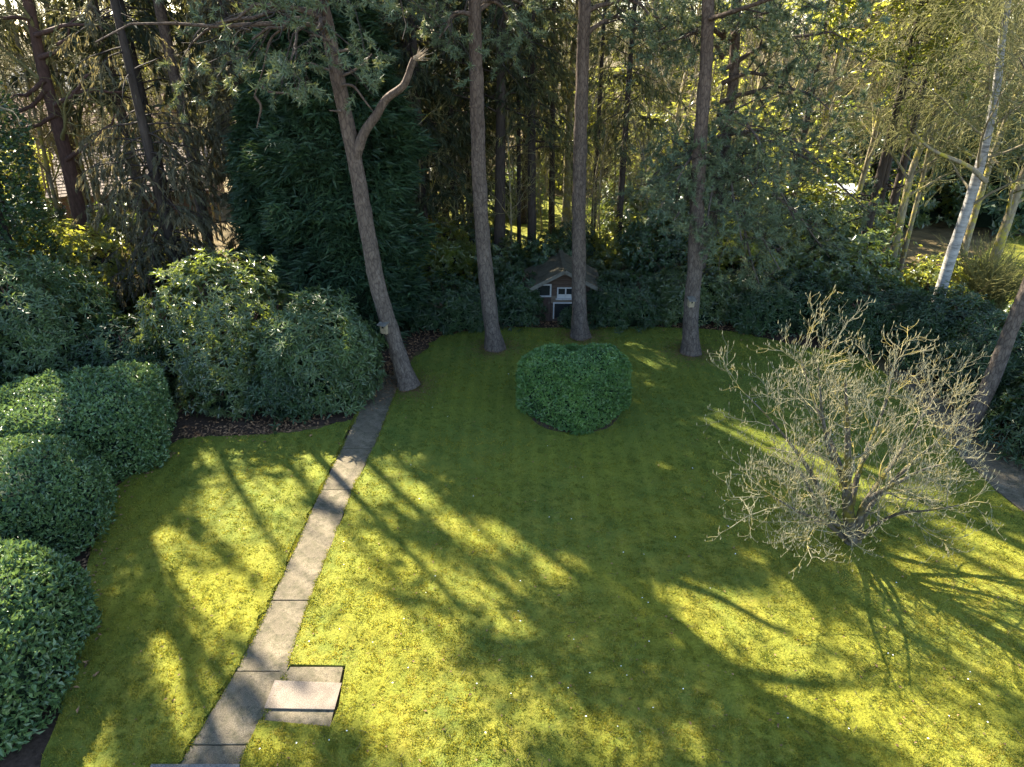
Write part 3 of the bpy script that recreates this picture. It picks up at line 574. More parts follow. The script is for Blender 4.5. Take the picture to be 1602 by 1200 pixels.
def whorl_bush(label, c, a, b, h, n, L, m_, rz=0, e=2.3, k=6, seed=0, name='rhododendron', cat='shrub', group=None, w=.3, loose=.35, zb=.05, up=.5, stems=7, gap=0.0, core=.62):
    t_ = thing(name, label, cat, (c[0], c[1], 0), group); R = rotz(rz); O = A([c[0], c[1], 0])
    Q, N = blob_pts(n, a, b, h, e, zb); d = (.16*vnoise(Q, .9, seed)+.1*vnoise(Q, .35, seed+1))*min(a, b, h)-loose*rng.exponential(.6, n)*(rng.random(n) < .6)
    n = int(n*.9); Q, N, d = Q[:n], N[:n], d[:n]
    if gap:
        kp = vnoise(Q, .8, seed+5) > -1+gap; Q = Q[kp]; N = N[kp]; d = d[kp]; n = len(Q)
    P = Q+N*d[:, None]; P[:, 2] = np.maximum(P[:, 2], .08); ax = unit(N+A([0, 0, up])+rng.normal(0, .4, (n, 3)))
    PP = np.repeat(P, k, 0); AX = np.repeat(ax, k, 0); ref = unit(np.cross(AX, np.repeat(rdir(n), k, 0))); B_ = np.cross(AX, ref); az = np.tile(np.arange(k)/k*6.28, n)+rng.normal(0, .25, n*k)
    rd = np.cos(az)[:, None]*ref+np.sin(az)[:, None]*B_; tl = rng.uniform(-.1, .75, (n*k, 1)); D = unit(rd+AX*tl); ll = np.repeat(L*rng.uniform(.7, 1.2, n), k)*rng.uniform(.8, 1.1, n*k)
    ti = np.repeat(np.clip(.45+.25*vnoise(Q, .7, seed+2)+rng.normal(0, .16, n), 0, 1), k*4)
    MB().add(*leaves((PP@R.T)+O, D@R.T, (AX-rd*.3)@R.T, ll, ll*w, .12), ti).build('foliage', m_, t_, kind='stuff')
    if stems:
        s0 = rng.normal(0, .12, (stems, 3))*A([1, 1, 0]); e1 = s0+np.stack([rng.uniform(-.7, .7, stems)*a, rng.uniform(-.7, .7, stems)*b, rng.uniform(.6, .9, stems)*h], 1); tt_ = np.linspace(0, 1, 6)[None, :, None]
        Ps = s0[:, None]*(1-tt_)+e1[:, None]*tt_; Ps = Ps+rng.normal(0, .06, Ps.shape)*tt_; Rs = np.tile(np.linspace(.045, .015, 6), (stems, 1))
        Qb, Rb = grow(Ps, Rs, 5, .3, .95, .5*min(a, h), .8, 4, .2, .05, .6)
        MB().add(*tubes(Ps@R.T+O, Rs, 6)).add(*tubes(Qb@R.T+O, Rb, 4)).build('branches', M['redbark'], t_, kind='stuff', smooth_=True)
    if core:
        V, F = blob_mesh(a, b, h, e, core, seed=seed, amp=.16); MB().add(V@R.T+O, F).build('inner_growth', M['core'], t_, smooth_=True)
    return t_
# left beds
whorl_bush('dark rhododendron with long leaves between the path and the leaning pine', (-5.3, 16.9), 1.65, 1.6, 2.7, 2800, .2, M['rhodo_pale'], seed=41)
whorl_bush('loose sun-flecked rhododendron with reddish stems left of the darker one', (-8.1, 17.7), 2.2, 1.9, 3.5, 3200, .18, M['laurel'], seed=43, loose=.6, stems=12, gap=.45, core=.4)
whorl_bush('low spreading shrub under the sun-flecked rhododendron', (-6.0, 15.75), .9, .8, 1.2, 800, .17, M['rhodo'], seed=45, loose=.5, gap=.4, core=.3)
whorl_bush('loose evergreen shrub over the leaf litter beside the flat-topped hedge', (-7.7, 16.1), 1.15, .8, 1.9, 1300, .17, M['laurel'], seed=46, loose=.6, gap=.4, core=.3)
whorl_bush('tall rhododendron with silvery sunlit leaves behind the left hedges', (-13.6, 17.2), 2.6, 2.1, 3.9, 3600, .2, M['rhodo_pale'], seed=47, loose=.6, stems=12)
whorl_bush('shadowy rhododendron at the left edge behind the flat-topped hedge', (-14.6, 14.6), 2.3, 1.6, 2.7, 2200, .19, M['rhodo'], seed=48, loose=.5)
whorl_bush('rhododendron in deep shade between hedge and sun-flecked shrub', (-10.6, 17.0), 1.5, 1.2, 2.1, 1300, .19, M['rhodo'], seed=49, loose=.5)
whorl_bush('sunlit holly bush glowing at the foot of the leaning dark tree', (-14.9, 22.2), 2.6, 1.9, 3.3, 3600, .14, M['holly'], seed=51, k=6, w=.5, name='holly_bush', loose=.7, gap=.5)
whorl_bush('second sunlit holly left of the brown spruce', (-12.0, 23.2), 1.7, 1.5, 2.7, 1900, .14, M['holly'], seed=52, k=6, w=.5, name='holly_bush', loose=.6, gap=.5)
# back border
bb = [(-2.2, 21.9, 1.7, 1.1, 1.5, 'rhodo', 'rhododendron in the back border between the leaning pine and second pine'), (.15, 22.2, .95, 1.0, 1.75, 'rhodo', 'dark evergreen bush against the left side of the playhouse'),
      (3.75, 22.1, 1.4, 1.1, 1.7, 'rhodo', 'dark evergreen bush against the right side of the playhouse'), (6.3, 22.4, 1.8, 1.1, 1.9, 'laurel', 'laurel left of the pine that carries the small nest box'), (9.2, 21.9, 1.9, 1.3, 1.8, 'rhodo', 'dark rhododendron right of the pine that carries the small nest box'),
      (11.6, 20.4, 1.9, 1.5, 2.0, 'rhodo', 'dark rhododendron behind the top of the magnolia'), (13.1, 18.9, 1.8, 1.5, 2.2, 'rhodo', 'rhododendron in front of the birch foot'), (13.35, 16.4, 1.85, 1.6, 2.4, 'rhodo', 'rhododendron left of the trunk at the right edge'),
      (13.35, 13.8, 1.8, 1.5, 2.4, 'rhodo', 'rhododendron overhanging the side path'), (14.1, 11.4, 1.7, 1.4, 2.3, 'rhodo', 'rhododendron nearest the house beside the side path'), (16.6, 19.4, 1.4, 1.2, 1.9, 'laurel', 'sunlit laurel at the right edge before the neighbour lawn'), (17.0, 15.5, 1.6, 1.6, 2.6, 'rhodo', 'tall rhododendron at the right edge of the garden')]
for k, (x, y, a_, b_, h_, mm, lb) in enumerate(bb): whorl_bush(lb, (x, y), a_, b_, h_, int(620*(a_*b_+h_*(a_+b_)*.7)**.9/1.6), .18, M[mm], seed=60+k*3, loose=.4, name='laurel_bush' if mm == 'laurel' else 'rhododendron')
# a low plant before the playhouse hatch
whorl_bush('small leafy plant growing in front of the playhouse hatch', (HX+.28, HY-.42), .42, .3, .75, 220, .13, M['rhodo'], seed=98, name='leafy_plant', cat='plant', stems=3)

# ------------------------------------------------------------------ trees
def trunk_tube(pts, r0, r1, k=20, m=44, rough=.05, flare=.35, seed=0, power=1.0):
    pts = A(pts); s_ = np.concatenate([[0], np.cumsum(np.linalg.norm(np.diff(pts, axis=0), axis=1))]); tt_ = np.linspace(0, s_[-1], m)
    # smooth the polyline
    P = np.stack([np.interp(tt_, s_, pts[:, q]) for q in range(3)], 1)
    for _ in range(3): P[1:-1] = (P[:-2]+2*P[1:-1]+P[2:])/4
    u = tt_/s_[-1]; R = r0+(r1-r0)*u**power; R = R*(1+flare*np.exp(-tt_/.35))
    V, F = tubes(P[None], R[None], k); ax = np.repeat(P, k, 0); dr = V-ax
    V = ax+dr*(1+rough*vnoise(V*A([1, 1, .45]), .13, seed)+rough*.8*vnoise(V*A([1, 1, .3]), .05, seed+1))[:, None]
    return V, F, P, R
def pine(label, pts, r0, H, seed, lean=(0, 0), crown0=.62, nl=20, limbL=3.6, group='tall pines standing on the lawn', extra=None, k2=9, k3=5, tn=7, drp=.02, cull=True, mt='pine', nn=10, low=None, bark='pinebark', name='pine_tree', inz=10.2):
    base = A(pts[0]); t_ = thing(name, label, 'tree', (base[0], base[1], 0), group)
    top = A(pts[-1]); d = unit(A(pts[-1])-A(pts[-2])); d = unit(d*A([.55, .55, 1])); pts = [*pts]
    z = top[2]; cur = top
    while z < H: cur = cur+d*1.5; pts.append(cur); z = cur[2]
    V, F, P, R = trunk_tube(pts, r0, .06, 22, 70, .08, .5, seed, 1.15)
    MB().add(V, F).build('trunk', M[bark], t_, smooth_=True)
    kp = (lambda q: sun_gap(q) | (q[:, 2] < inz)) if cull else None
    L1, R1 = grow(P[None], R[None], nl, crown0, .985, lambda t, i: limbL*(1.25-.85*(t-crown0)/(1-crown0)), 1.35, 7, .22, drp, .42, .2)
    if low is not None:
        l0, l1, ln, ll, gr = low; La, Ra = grow(P[None], R[None], ln, l0, l1, ll, 1.5, 7, .2, gr, .3, .2); L1 = np.concatenate([L1, La]); R1 = np.concatenate([R1, Ra])
    if extra is not None: L1 = np.concatenate([L1, extra[0]]); R1 = np.concatenate([R1, extra[1]])
    if cull: kk = sun_gap(L1[:, 4]) | (L1[:, 4, 2] < inz+.6); L1, R1 = L1[kk], R1[kk]
    L2, R2 = grow(L1, R1, k2, .25, .98, limbL*.36, .85, 5, .25, .03, .5, .2, kp)
    L3, R3 = grow(L2, R2, k3, .2, 1, limbL*.17, .8, 4, .28, .08, .55, .3, kp)
    MB().add(*tubes(L1, np.maximum(R1, .012), 7)).build('limbs', M[bark], t_, smooth_=True, kind='stuff')
    MB().add(*tubes(L2, np.maximum(R2, .008), 4)).add(*tubes(L3[:, ::3], np.maximum(R3, .005)[:, ::3], 3)).build('twigs', M['darkbark'], t_, smooth_=True, kind='stuff')
    tp, td = along(L3, tn, .45, 1.0)
    if cull: k = kp(tp); tp, td = tp[k], td[k]
    V, F = needles(tp, td, nn, .165, .023, 1.0); ti = np.repeat(np.clip(.5+.3*vnoise(tp, .8, seed)+rng.normal(0, .15, len(tp)), 0, 1), nn*3)
    MB().add(V, F, ti).build('needles', M[mt], t_, kind='stuff'); return t_, P, R

# the leaning pine, with its forked, broken limb
YL = 17.3
lp_ = [G(640, 606)]+[atY(x, y, YL-.02*k) for k, (x, y) in enumerate([(617,535),(592,455),(575,365),(556,255),(536,160),(521,85),(508,30)])]
def boughs(rows, Y0, sag=.35):
    out = []
    for (x0, y0, x1, y1, dy) in rows:
        a_, b_ = atY(x0, y0, Y0), atY(x1, y1, Y0+dy); u = np.linspace(0, 1, 7)[:, None]
        out.append(a_+(b_-a_)*u+A([0, 0, sag])*np.sin(u*np.pi)+rng.normal(0, .07, (7, 3))*u)
    out = A(out); return out, np.tile(np.linspace(.07, .02, 7), (len(out), 1))
t1, P1, R1 = pine('leaning pine beside the path with a broken forked limb', lp_, .23, 17.5, 5, crown0=.5, nl=24, limbL=3.8,
    extra=boughs([(512,45,400,70,-.6),(508,30,340,40,-.8),(512,50,450,85,-1.6),(510,25,590,10,-.8),(508,5,690,10,.3),(505,0,640,-25,-1.2),(512,50,500,70,-1.8),(508,20,420,10,-1.4),(505,5,330,-20,-.5),(506,-5,720,-10,.2),(508,20,300,75,1.0)], YL-.25), inz=8.5)
bl = [atY(x, y, YL-.1-.05*k) for k, (x, y) in enumerate([(556,246),(563,224),(573,200),(590,180),(600,158),(612,147),(628,140),(637,128),(642,105),(648,92)])]
V, F, _, _ = trunk_tube(bl, .125, .07, 12, 26, .06, .1, 3); MB().add(V, F).build('broken_limb', M['pinebark'], t1, smooth_=True)
e0 = A(bl[-1]); n = 22; dd = unit(rng.normal(0, .35, (n, 3))+A([.85, 0, .35])); st = e0+rng.normal(0, .03, (n, 3)); V, F = tubes(np.stack([st, st+dd*.14, st+dd*rng.uniform(.2, .42, (n, 1))+A([0, 0, .02])], 1), np.tile([.014, .01, .002], (n, 1)), 4)
MB().add(V, F).build('splintered_end', M['deadwood'], t1, kind='stuff')
dead = [[(536,118),(552,112),(570,100),(582,84)],[(536,133),(553,132),(565,150),(580,170),(588,178)],[(530,80),(545,78),(560,80),(566,95)],[(516,110),(500,104),(485,97),(478,100)],[(534,174),(526,174),(519,173),(515,173)],[(505,40),(480,37),(455,40),(425,50),(415,70),(417,100),(404,130),(398,150)],[(398,150),(410,165),(405,185),(402,200)],[(404,130),(420,145),(450,146),(470,150)]]
for q in dead:
    pp = A([atY(x, y, YL-.3) for x, y in q]); V, F, _, _ = trunk_tube(pp, .036, .012, 7, 14, .05, 0, 2); MB().add(V, F).build('dead_branch', M['pinebark'], t1, smooth_=True)
# second to fourth pines
YB = G(772, 545)[1]
p2 = [G(774, 546)]+[atY(x, y, YB) for x, y in [(768,500),(759,420),(752,330),(748,230),(745,120),(742,0)]]
t2, *_ = pine('straight slim pine left of the playhouse', p2, .24, 19, 15, crown0=.57, nl=24, limbL=3.6, extra=boughs([(743,30,690,60,-.5),(743,10,800,40,.5),(743,0,660,10,.5),(744,20,830,20,1.0)], YB))
YC = G(907, 527)[1]
p3 = [G(908, 528)]+[atY(x, y, YC) for x, y in [(906,470),(905,380),(907,250),(911,120),(915,0)]]
t3, *_ = pine('straight pine right in front of the playhouse, behind the clipped bush', p3, .235, 19.5, 25, crown0=.56, nl=22, limbL=3.4, extra=boughs([(912,90,960,60,-.8),(913,60,1000,40,-.3),(912,130,880,110,-.6),(914,30,870,40,.4),(914,20,1040,30,-.6),(910,160,950,150,-.5),(914,10,850,5,-.5),(912,50,940,110,-1.2)], YC), inz=6.6)
YD = G(1080, 552)[1]
p4 = [G(1080, 553)]+[atY(x, y, YD+.04*k) for k, (x, y) in enumerate([(1080,500),(1087,420),(1090,330),(1096,210),(1105,100),(1108,0)])]
t4, *_ = pine('dark crooked pine with a small nest box on its trunk', p4, .23, 18.5, 35, crown0=.47, nl=24, limbL=3.6)
# the pine behind it, whose low boughs hang over the right of the border
YE = 22.3; p5 = [A([atY(1124, 300, YE)[0]-.5, YE, 0])]+[atY(x, y, YE) for x, y in [(1124,300),(1136,215),(1147,140),(1150,70),(1152,0)]]
ex = []
for (x0, y0, x1, y1, dy) in [(1120,235,1010,290,-1.0),(1120,225,1180,300,-2.2),(1122,215,1290,250,-1.2),(1126,190,1240,350,-2.0),(1124,200,1360,330,-.6),(1112,300,1220,420,-1.8),(1115,290,1130,360,-2.4),(1130,130,1250,150,-1.5),(1130,110,1330,60,-.6),(1134,70,1230,30,-1.6),(1134,60,1010,60,-1.5),(1118,250,1060,310,-2.4),(1128,160,1300,170,-2.4),(1118,250,1300,400,.6),(1116,280,1190,460,-1.2),(1118,240,1060,280,-3.6),(1118,260,1110,350,-3.9),(1118,230,1160,380,-3.6),(1118,250,1050,350,-3.2),(1124,180,1200,240,-3.4),(1130,60,1160,40,-2.6),(1130,90,1060,60,-2.2)]:
    a_, b_ = atY(x0, y0, YE), atY(x1, y1, YE+dy); u = np.linspace(0, 1, 7)[:, None]; sag = A([0, 0, .45])*np.sin(u*np.pi); ex.append(a_+(b_-a_)*u+sag+rng.normal(0, .07, (7, 3))*u)
ex = A(ex)
t5, *_ = pine('pine right behind the nest box pine, with drooping low boughs', p5, .2, 18, 45, crown0=.55, nl=16, limbL=3.4, extra=(ex, np.tile(np.linspace(.075, .02, 7), (len(ex), 1))), k2=10, k3=6, tn=6, cull=True)
# hanging boughs of the first pine at the top left
def nest_box(label, c, rz, s_=1):
    nb_ = thing('nest_box', label, 'nest box', c); R = rotz(rz); O = A(c)
    def f(nm, cc, sz, m_, par): return MB().add(*box_vf(A(cc)@R.T*s_+O, A(sz)*s_, R)).build(nm, m_, par, base=O, bevel=.006)
    bd = f('box_body', (0, 0, 0), (.2, .2, .28), M['nest'], nb_); 
    V, F = box_vf((0, -.03, .165), (.27, .3, .03)); V[:, 2] += (V[:, 1]+.03)*.3; MB().add(V@R.T*s_+O, F).build('lid', M['barge'], nb_, base=O, bevel=.005)
    a_ = np.linspace(0, 6.28, 12, endpoint=False); hv = np.concatenate([np.stack([.035*np.cos(a_), np.full(12, -.104), .05+.035*np.sin(a_)], 1), np.stack([.035*np.cos(a_), np.full(12, -.098), .05+.035*np.sin(a_)], 1), [[0, -.104, .05]]])
    F = A([[i, (i+1) % 12, 24] for i in range(12)]); MB().add(hv@R.T*s_+O, F).build('entrance_hole', M['glass'], nb_, base=O)
q = atY(606, 512, YL-.12); nest_box('grey-green nest box fixed to the side of the leaning pine', q+A([-.05, -.05, 0]), -.5, 1.0)
q = atY(1081, 474, YD-.3); nest_box('small weathered nest box fixed low on the crooked pine', q, .15, .8)

# conifers
def conifer(label, base, H, c0, Rb, seed, nb=120, droop=-.05, mt='dark_con', bark='darkbark', r0=.2, k2=9, nl=12, L=.26, wid=.2, cull=True, group=None, name='spruce_tree', pts=None, taper=1.0, tipR=.35, hang=.35):
    base = A(base, float); t_ = thing(name, label, 'tree', (base[0], base[1], 0), group)
    if pts is None: pts = [base, base+A([rng.normal(0, .1), rng.normal(0, .1), H*.5]), base+A([0, 0, H])]
    V, F, P, R = trunk_tube(pts, r0, .03, 10, 26, .04, .2, seed); MB().add(V, F).build('trunk', M[bark], t_, smooth_=True)
    u0 = c0/H
    L1, R1 = grow(P[None], R[None], nb, u0, .99, lambda t, i: Rb*(tipR+(1-tipR)*(1-((t-u0)/(1-u0))**taper)), 1.5, 6, .1, droop, .22, .2, sun_gap if cull else None)
    L2, R2 = grow(L1, R1, k2, .25, 1, Rb*.3, .9, 3, .15, -hang*.5, .5, .3, None, .75)
    MB().add(*tubes(L1, np.maximum(R1, .008), 4)).build('branches', M[bark], t_, smooth_=True, kind='stuff')
    tp, td = along(L2, nl, .1, 1)
    if cull: k = sun_gap(tp); tp, td = tp[k], td[k]
    n = len(tp); D = unit(td+rng.normal(0, .35, (n, 3))+A([0, 0, -hang])); ll = L*rng.uniform(.6, 1.3, n)
    ti = np.clip(.45+.3*vnoise(tp, .9, seed)+rng.normal(0, .18, n), 0, 1)
    MB().add(*leaves(tp, D, unit(rng.normal(0, .6, (n, 3))+A([0, 0, 1])), ll, ll*wid, .1), np.repeat(ti, 4)).build('foliage', M[mt], t_, kind='stuff'); return t_
# dark cypress right behind the leaning pine: layered sprays over a broad column
def cypress(label, c, a, b, H, n, seed, mt='cypress', name='cypress_tree', e=2.2, base_r=.22, L=.34):
    t_ = thing(name, label, 'tree', (c[0], c[1], 0)); O = A([c[0], c[1], 0])
    z = H*(rng.random(n)**.9)*.985+.1; u = z/H; rad = np.clip(1.02-.12*np.cos(u*3)-u**3.0*.95, .05, 1)
    th = rng.uniform(0, 6.283, n); lay = .1*np.sin(z*4.6+3*np.sin(th*2)+2*np.sin(th*3+z))+.26*vnoise(np.stack([np.cos(th)*2, np.sin(th)*2, z*1.3], 1), 1.2, seed+9)
    r = rad*(1+lay)-.28*rng.exponential(.5, n); P = np.stack([np.cos(th)*a*r, np.sin(th)*b*r, z], 1); N = unit(np.stack([np.cos(th)/a, np.sin(th)/b, np.full(n, .2)], 1))
    k = sun_gap(P+O) | (P[:, 2] < 8.5); P, N = P[k], N[k]; n = len(P); side = unit(np.cross(N, A([0, 0, 1.])))
    mb = MB(); ti = np.clip(.45+.3*vnoise(P, .8, seed)+rng.normal(0, .2, n), 0, 1); nrm = unit(N*.55+A([0, 0, .8])+rng.normal(0, .35, (n, 3)))
    for f in (-.75, -.3, .3, .75):
        D = unit(N*.9+side*f+A([0, 0, -.35])+rng.normal(0, .3, (n, 3))); ll = L*rng.uniform(.45, 1.35, n)*(1.1-.3*abs(f)); mb.add(*leaves(P+O, D, nrm, ll, ll*.2, .05), np.repeat(ti, 4))
    mb.build('foliage', M[mt], t_, kind='stuff')
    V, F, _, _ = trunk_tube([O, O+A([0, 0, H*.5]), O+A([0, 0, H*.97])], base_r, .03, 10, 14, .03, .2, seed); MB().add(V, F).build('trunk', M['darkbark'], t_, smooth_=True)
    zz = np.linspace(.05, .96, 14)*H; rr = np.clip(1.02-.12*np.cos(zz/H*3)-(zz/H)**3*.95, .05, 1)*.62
    V, F = tubes(np.stack([zz*0, zz*0, zz], 1)[None]+O, rr[None]*min(a, b), 12); MB().add(V, F).build('inner_growth', M['core'], t_, smooth_=True); return t_  # dark column filling in the shade behind the sprays
cypress('broad dark green cypress behind the leaning pine', (-5.25, 21.0), 2.35, 2.1, 11.6, 18000, 101)
cypress('shorter dark cypress tucked between the ragged spruces and the broad cypress', (-7.7, 22.6), 1.3, 1.4, 7.6, 6000, 102)
conifer('tall ragged brownish spruce at the left, hung with drooping sprays', (-11.2, 22.0, 0), 17, .5, 2.3, 111, nb=230, droop=-.1, mt='spruce', hang=.9, L=.2, wid=.22, r0=.2, k2=11, nl=22, taper=1.2)
conifer('second ragged spruce right behind the drooping brownish one', (-9.0, 24.6, 0), 16, .6, 2.1, 112, nb=190, droop=-.1, mt='spruce', hang=.8, L=.21, wid=.22, r0=.18, k2=11, nl=20)
# ivy-clad tree at the left edge, its ivy widened overhead to shade the lawn
iv = thing('ivy_clad_tree', 'tree wrapped in dark ivy at the left edge', 'tree', (-16.3, 21.6, 0)); O = A(iv.location)
V, F, Pv, Rv = trunk_tube([O, O+A([-.1, 0, 5]), O+A([.2, .1, 11]), O+A([.1, 0, 17])], .3, .08, 12, 30, .05, .3, 5); MB().add(V, F).build('trunk', M['darkbark'], iv, smooth_=True)
L1, r1 = grow(Pv[None], Rv[None], 16, .35, .98, 3.2, .9, 6, .2, .06, .5, .2); L2, r2 = grow(L1, r1, 7, .3, 1, 1.3, .7, 4, .22, .05, .5, .3, sun_gap)
MB().add(*tubes(L1, r1, 6)).add(*tubes(L2, np.maximum(r2, .006), 3)).build('branches', M['twig'], iv, kind='stuff', smooth_=True)
n = 17000; z = rng.random(n)*16.5; th = rng.uniform(0, 6.28, n); rr = (1.45+.35*np.sin(z*1.1+th*2)+.3*vnoise(np.stack([np.cos(th), np.sin(th), z*.5], 1), .8, 4))*(1-.025*z+.05*np.maximum(z-9.5, 0))-.5*rng.exponential(.5, n); P = O+np.stack([np.cos(th)*rr, np.sin(th)*rr, z], 1); N = np.stack([np.cos(th), np.sin(th), th*0+.3], 1); k = sun_gap(P) | (z < 7); P, N = P[k], N[k]; n = len(P)
MB().add(*leaves(P, unit(N+rng.normal(0, .6, (n, 3))), unit(N+rng.normal(0, .5, (n, 3))), .16, .12), np.repeat(np.clip(rng.normal(.5, .25, n), 0, 1), 4)).build('ivy', M['ivy'], iv, kind='stuff')
# the leaning dark tree with bare branches, upper left
YT = 25.0
tq = [A([atY(132, 365, YT)[0]+.35, YT, 0])]+[atY(x, y, YT) for x, y in [(128,355),(110,270),(92,200),(72,130),(58,70),(45,0)]]
bt = thing('leaning_tree', 'dark reddish leaning trunk with bare crooked branches at the upper left', 'tree', (tq[0][0], YT, 0))
tq += [tq[-1]+A([-.5, 0, 2.2]), tq[-1]+A([-.8, .2, 5.5])]
V, F, Pt, Rt = trunk_tube(tq, .3, .06, 14, 50, .05, .2, 9); MB().add(V, F).build('trunk', M['redbark'], bt, smooth_=True)
xs_ = [[(84,165),(112,150),(140,118),(160,100)],[(72,140),(50,165),(20,185),(0,192)],[(90,178),(60,195),(30,205),(5,215)],[(112,145),(150,142),(185,146)],[(55,55),(85,45),(120,38),(160,45)],[(50,30),(20,25),(0,28)],[(104,250),(140,225),(165,205),(180,180)],[(62,90),(90,80),(100,60),(118,20)],[(70,125),(45,150),(25,152),(0,170)]]
LL = []
for q in xs_:
    pts = A([atY(x, y, YT-.2) for x, y in q]); s_ = np.linspace(0, 1, len(pts)); u = np.linspace(0, 1, 7); LL.append(np.stack([np.interp(u, s_, pts[:, d_]) for d_ in range(3)], 1)+rng.normal(0, .05, (7, 3))*u[:, None]*A([1, 4, 1]))
La, Ra = A(LL), np.tile(np.linspace(.085, .03, 7), (len(LL), 1)); Lb, Rb_ = grow(Pt[None], Rt[None], 14, .35, .99, 2.6, 1.0, 7, .2, .05, .4, .2); L1 = np.concatenate([La, Lb]); r1 = np.concatenate([Ra, Rb_])
L2, r2 = grow(L1, r1, 8, .2, 1, 1.2, .8, 5, .25, .03, .45, .25, sun_gap); L3, r3 = grow(L2, r2, 5, .2, 1, .5, .7, 4, .3, .03, .5, .4)
for q in range(len(La)): MB().add(*tubes(L1[q:q+1], r1[q:q+1], 7)).build('branch', M['redbark'], bt, smooth_=True)
MB().add(*tubes(Lb, Rb_, 6)).add(*tubes(L2, np.maximum(r2, .007), 4)).add(*tubes(L3, np.maximum(r3, .005), 3)).build('twigs', M['twig_lit'], bt, kind='stuff', smooth_=True)

# bare woodland trees: a few kinds, copied over the wood
def bare(label, base, H, r0, seed, tm='twig', bark='palebark', up=.05, n1=18, n2=8, n3=6, n4=0, c0=.25, sp=1.0, group=None, pts=None, cull=False, name='bare_tree', droop=.02, l1=.33, rr=.5, lm=None):
    base = A(base, float); t_ = thing(name, label, 'tree', (base[0], base[1], 0), group)
    if pts is None: pts = [base, base+A([rng.normal(0, .2), rng.normal(0, .2), H*.4]), base+A([rng.normal(0, .4), rng.normal(0, .4), H*.75]), base+A([rng.normal(0, .5), rng.normal(0, .5), H])]
    V, F, P, R = trunk_tube(pts, r0, .03, 9, 26, .05, .25, seed); MB().add(V, F).build('trunk', M[bark], t_, smooth_=True); kp = sun_gap if cull else None
    L1, q1 = grow(P[None], R[None], n1, c0, .98, lambda t, i: H*l1*(1.15-.75*t)*sp, .85, 7, .16, up, rr, .2)
    L2, q2 = grow(L1, q1, n2, .2, 1, H*.12*sp, .7, 5, .2, up, .5, .25, kp); L3, q3 = grow(L2, q2, n3, .2, 1, H*.05*sp, .65, 4, .22, droop, .55, .4, kp)
    MB().add(*tubes(L1, q1, 6)).build('limbs', M[lm or bark], t_, kind='stuff', smooth_=True)
    mb = MB().add(*tubes(L2, np.maximum(q2, .008), 4)).add(*tubes(L3, np.maximum(q3, .006), 3))
    if n4: L4, q4 = grow(L3, q3, n4, .2, 1, H*.028*sp, .6, 3, .2, droop*2, .6, .5, kp); mb.add(*tubes(L4, np.maximum(q4, .0065), 3))
    mb.build('twigs', M[tm], t_, kind='stuff', smooth_=True); return t_
def where_(x, y):
    px = proj(A([x, y, 0]))[0]
    for lim, w in ((330, 'beyond the roofs at the upper left'), (640, 'behind the cypress and the spruces'), (760, 'behind the slim pine left of the playhouse'), (905, 'straight behind the playhouse'), (1080, 'between the playhouse pine and the nest box pine'), (1300, 'behind the drooping pine boughs'), (1460, 'behind the evergreens left of the birch')):
        if px < lim: return w
    return 'beyond the birch and the neighbour lawn'
WG = 'bare trees in the wood beyond the garden'; WL = 'bare leafless tree standing in the wood beyond the garden'
b1 = bare(WL, (-22, 46, 0), 15, .2, 201, 'twig', n1=20, n2=9, n3=5, group=WG); b2 = bare(WL, (9, 50, 0), 16, .22, 202, 'twig_lit', n1=20, n2=9, n3=5, group=WG); b3 = bare(WL, (22, 44, 0), 13, .16, 203, 'twig_lit', up=.12, n1=22, n2=9, n3=6, group=WG); b4 = bare(WL, (2, 41, 0), 6.5, .07, 204, 'twig_lit', up=.1, n1=34, n2=8, n3=5, c0=.03, group=WG, l1=.5)
for o_, (x, y), w in ((b1, (-22, 46), 'grey-brown spreading bare tree '), (b2, (9, 50), 'tall yellowish bare tree '), (b3, (22, 44), 'narrow upright yellowish bare tree '), (b4, (2, 41), 'low many-stemmed bare thicket tree ')): o_['label'] = w+where_(x, y)
rs = np.random.default_rng(5); spots = []
for k in range(1500):
    y = 31+105*rs.random()**1.25; x = (rs.random()*2-1)*(y*.84+4); px, py = proj(A([x, y, 0]))
    if y < 48 and 60 < px < 330: continue
    if y < 44 and 640 < px < 860 and rs.random() < .6: continue
    if x > 14 and y < 34: continue
    if any(math.hypot(x-a_, y-b_) < 1.5+b_*.012 for a_, b_ in spots): continue
    if any(math.hypot(x-a_, y-b_) < r_ for a_, b_, r_ in ((-22, 39.5, 7), (-36, 60, 9), (-50, 80, 9))): continue
    spots.append((x, y))
    if len(spots) >= 235: break
for k, (x, y) in enumerate(spots): copy_tree((b1, b4, b2, b4, b3)[k % 5], (x, y, -.05), rs.uniform(0, 6.28), rs.uniform(.75, 1.25), ('grey-brown spreading bare tree ', 'low many-stemmed bare thicket tree ', 'tall yellowish bare tree ', 'low many-stemmed bare thicket tree ', 'narrow upright yellowish bare tree ')[k % 5]+where_(x, y))
fc1 = conifer('green conifer standing far off in the wood', (-27, 52, 0), 15, 2, 2.8, 221, nb=80, mt='pine_far', cull=False, k2=8, nl=7, L=.42, wid=.3, hang=.4, name='conifer', group='conifers far off in the wood')
fc2 = conifer('green conifer standing far off in the wood', (16, 56, 0), 13, 3, 2.6, 222, nb=80, mt='holly', cull=False, k2=8, nl=7, L=.4, wid=.36, hang=.2, name='conifer', group='conifers far off in the wood')
for k in range(70):
    y = 38+80*rs.random(); x = (rs.random()*2-1)*(y*.84+4); px, py = proj(A([x, y, 0]))
    if px < 330 and y < 85: continue
    if 560 < px < 1080 and y < 46: continue
    copy_tree((fc1, fc2)[k % 2], (x, y, -.05), rs.uniform(0, 6.28), rs.uniform(.7, 1.15), ('olive far-off conifer ', 'bright green far-off conifer ')[k % 2]+where_(x, y))
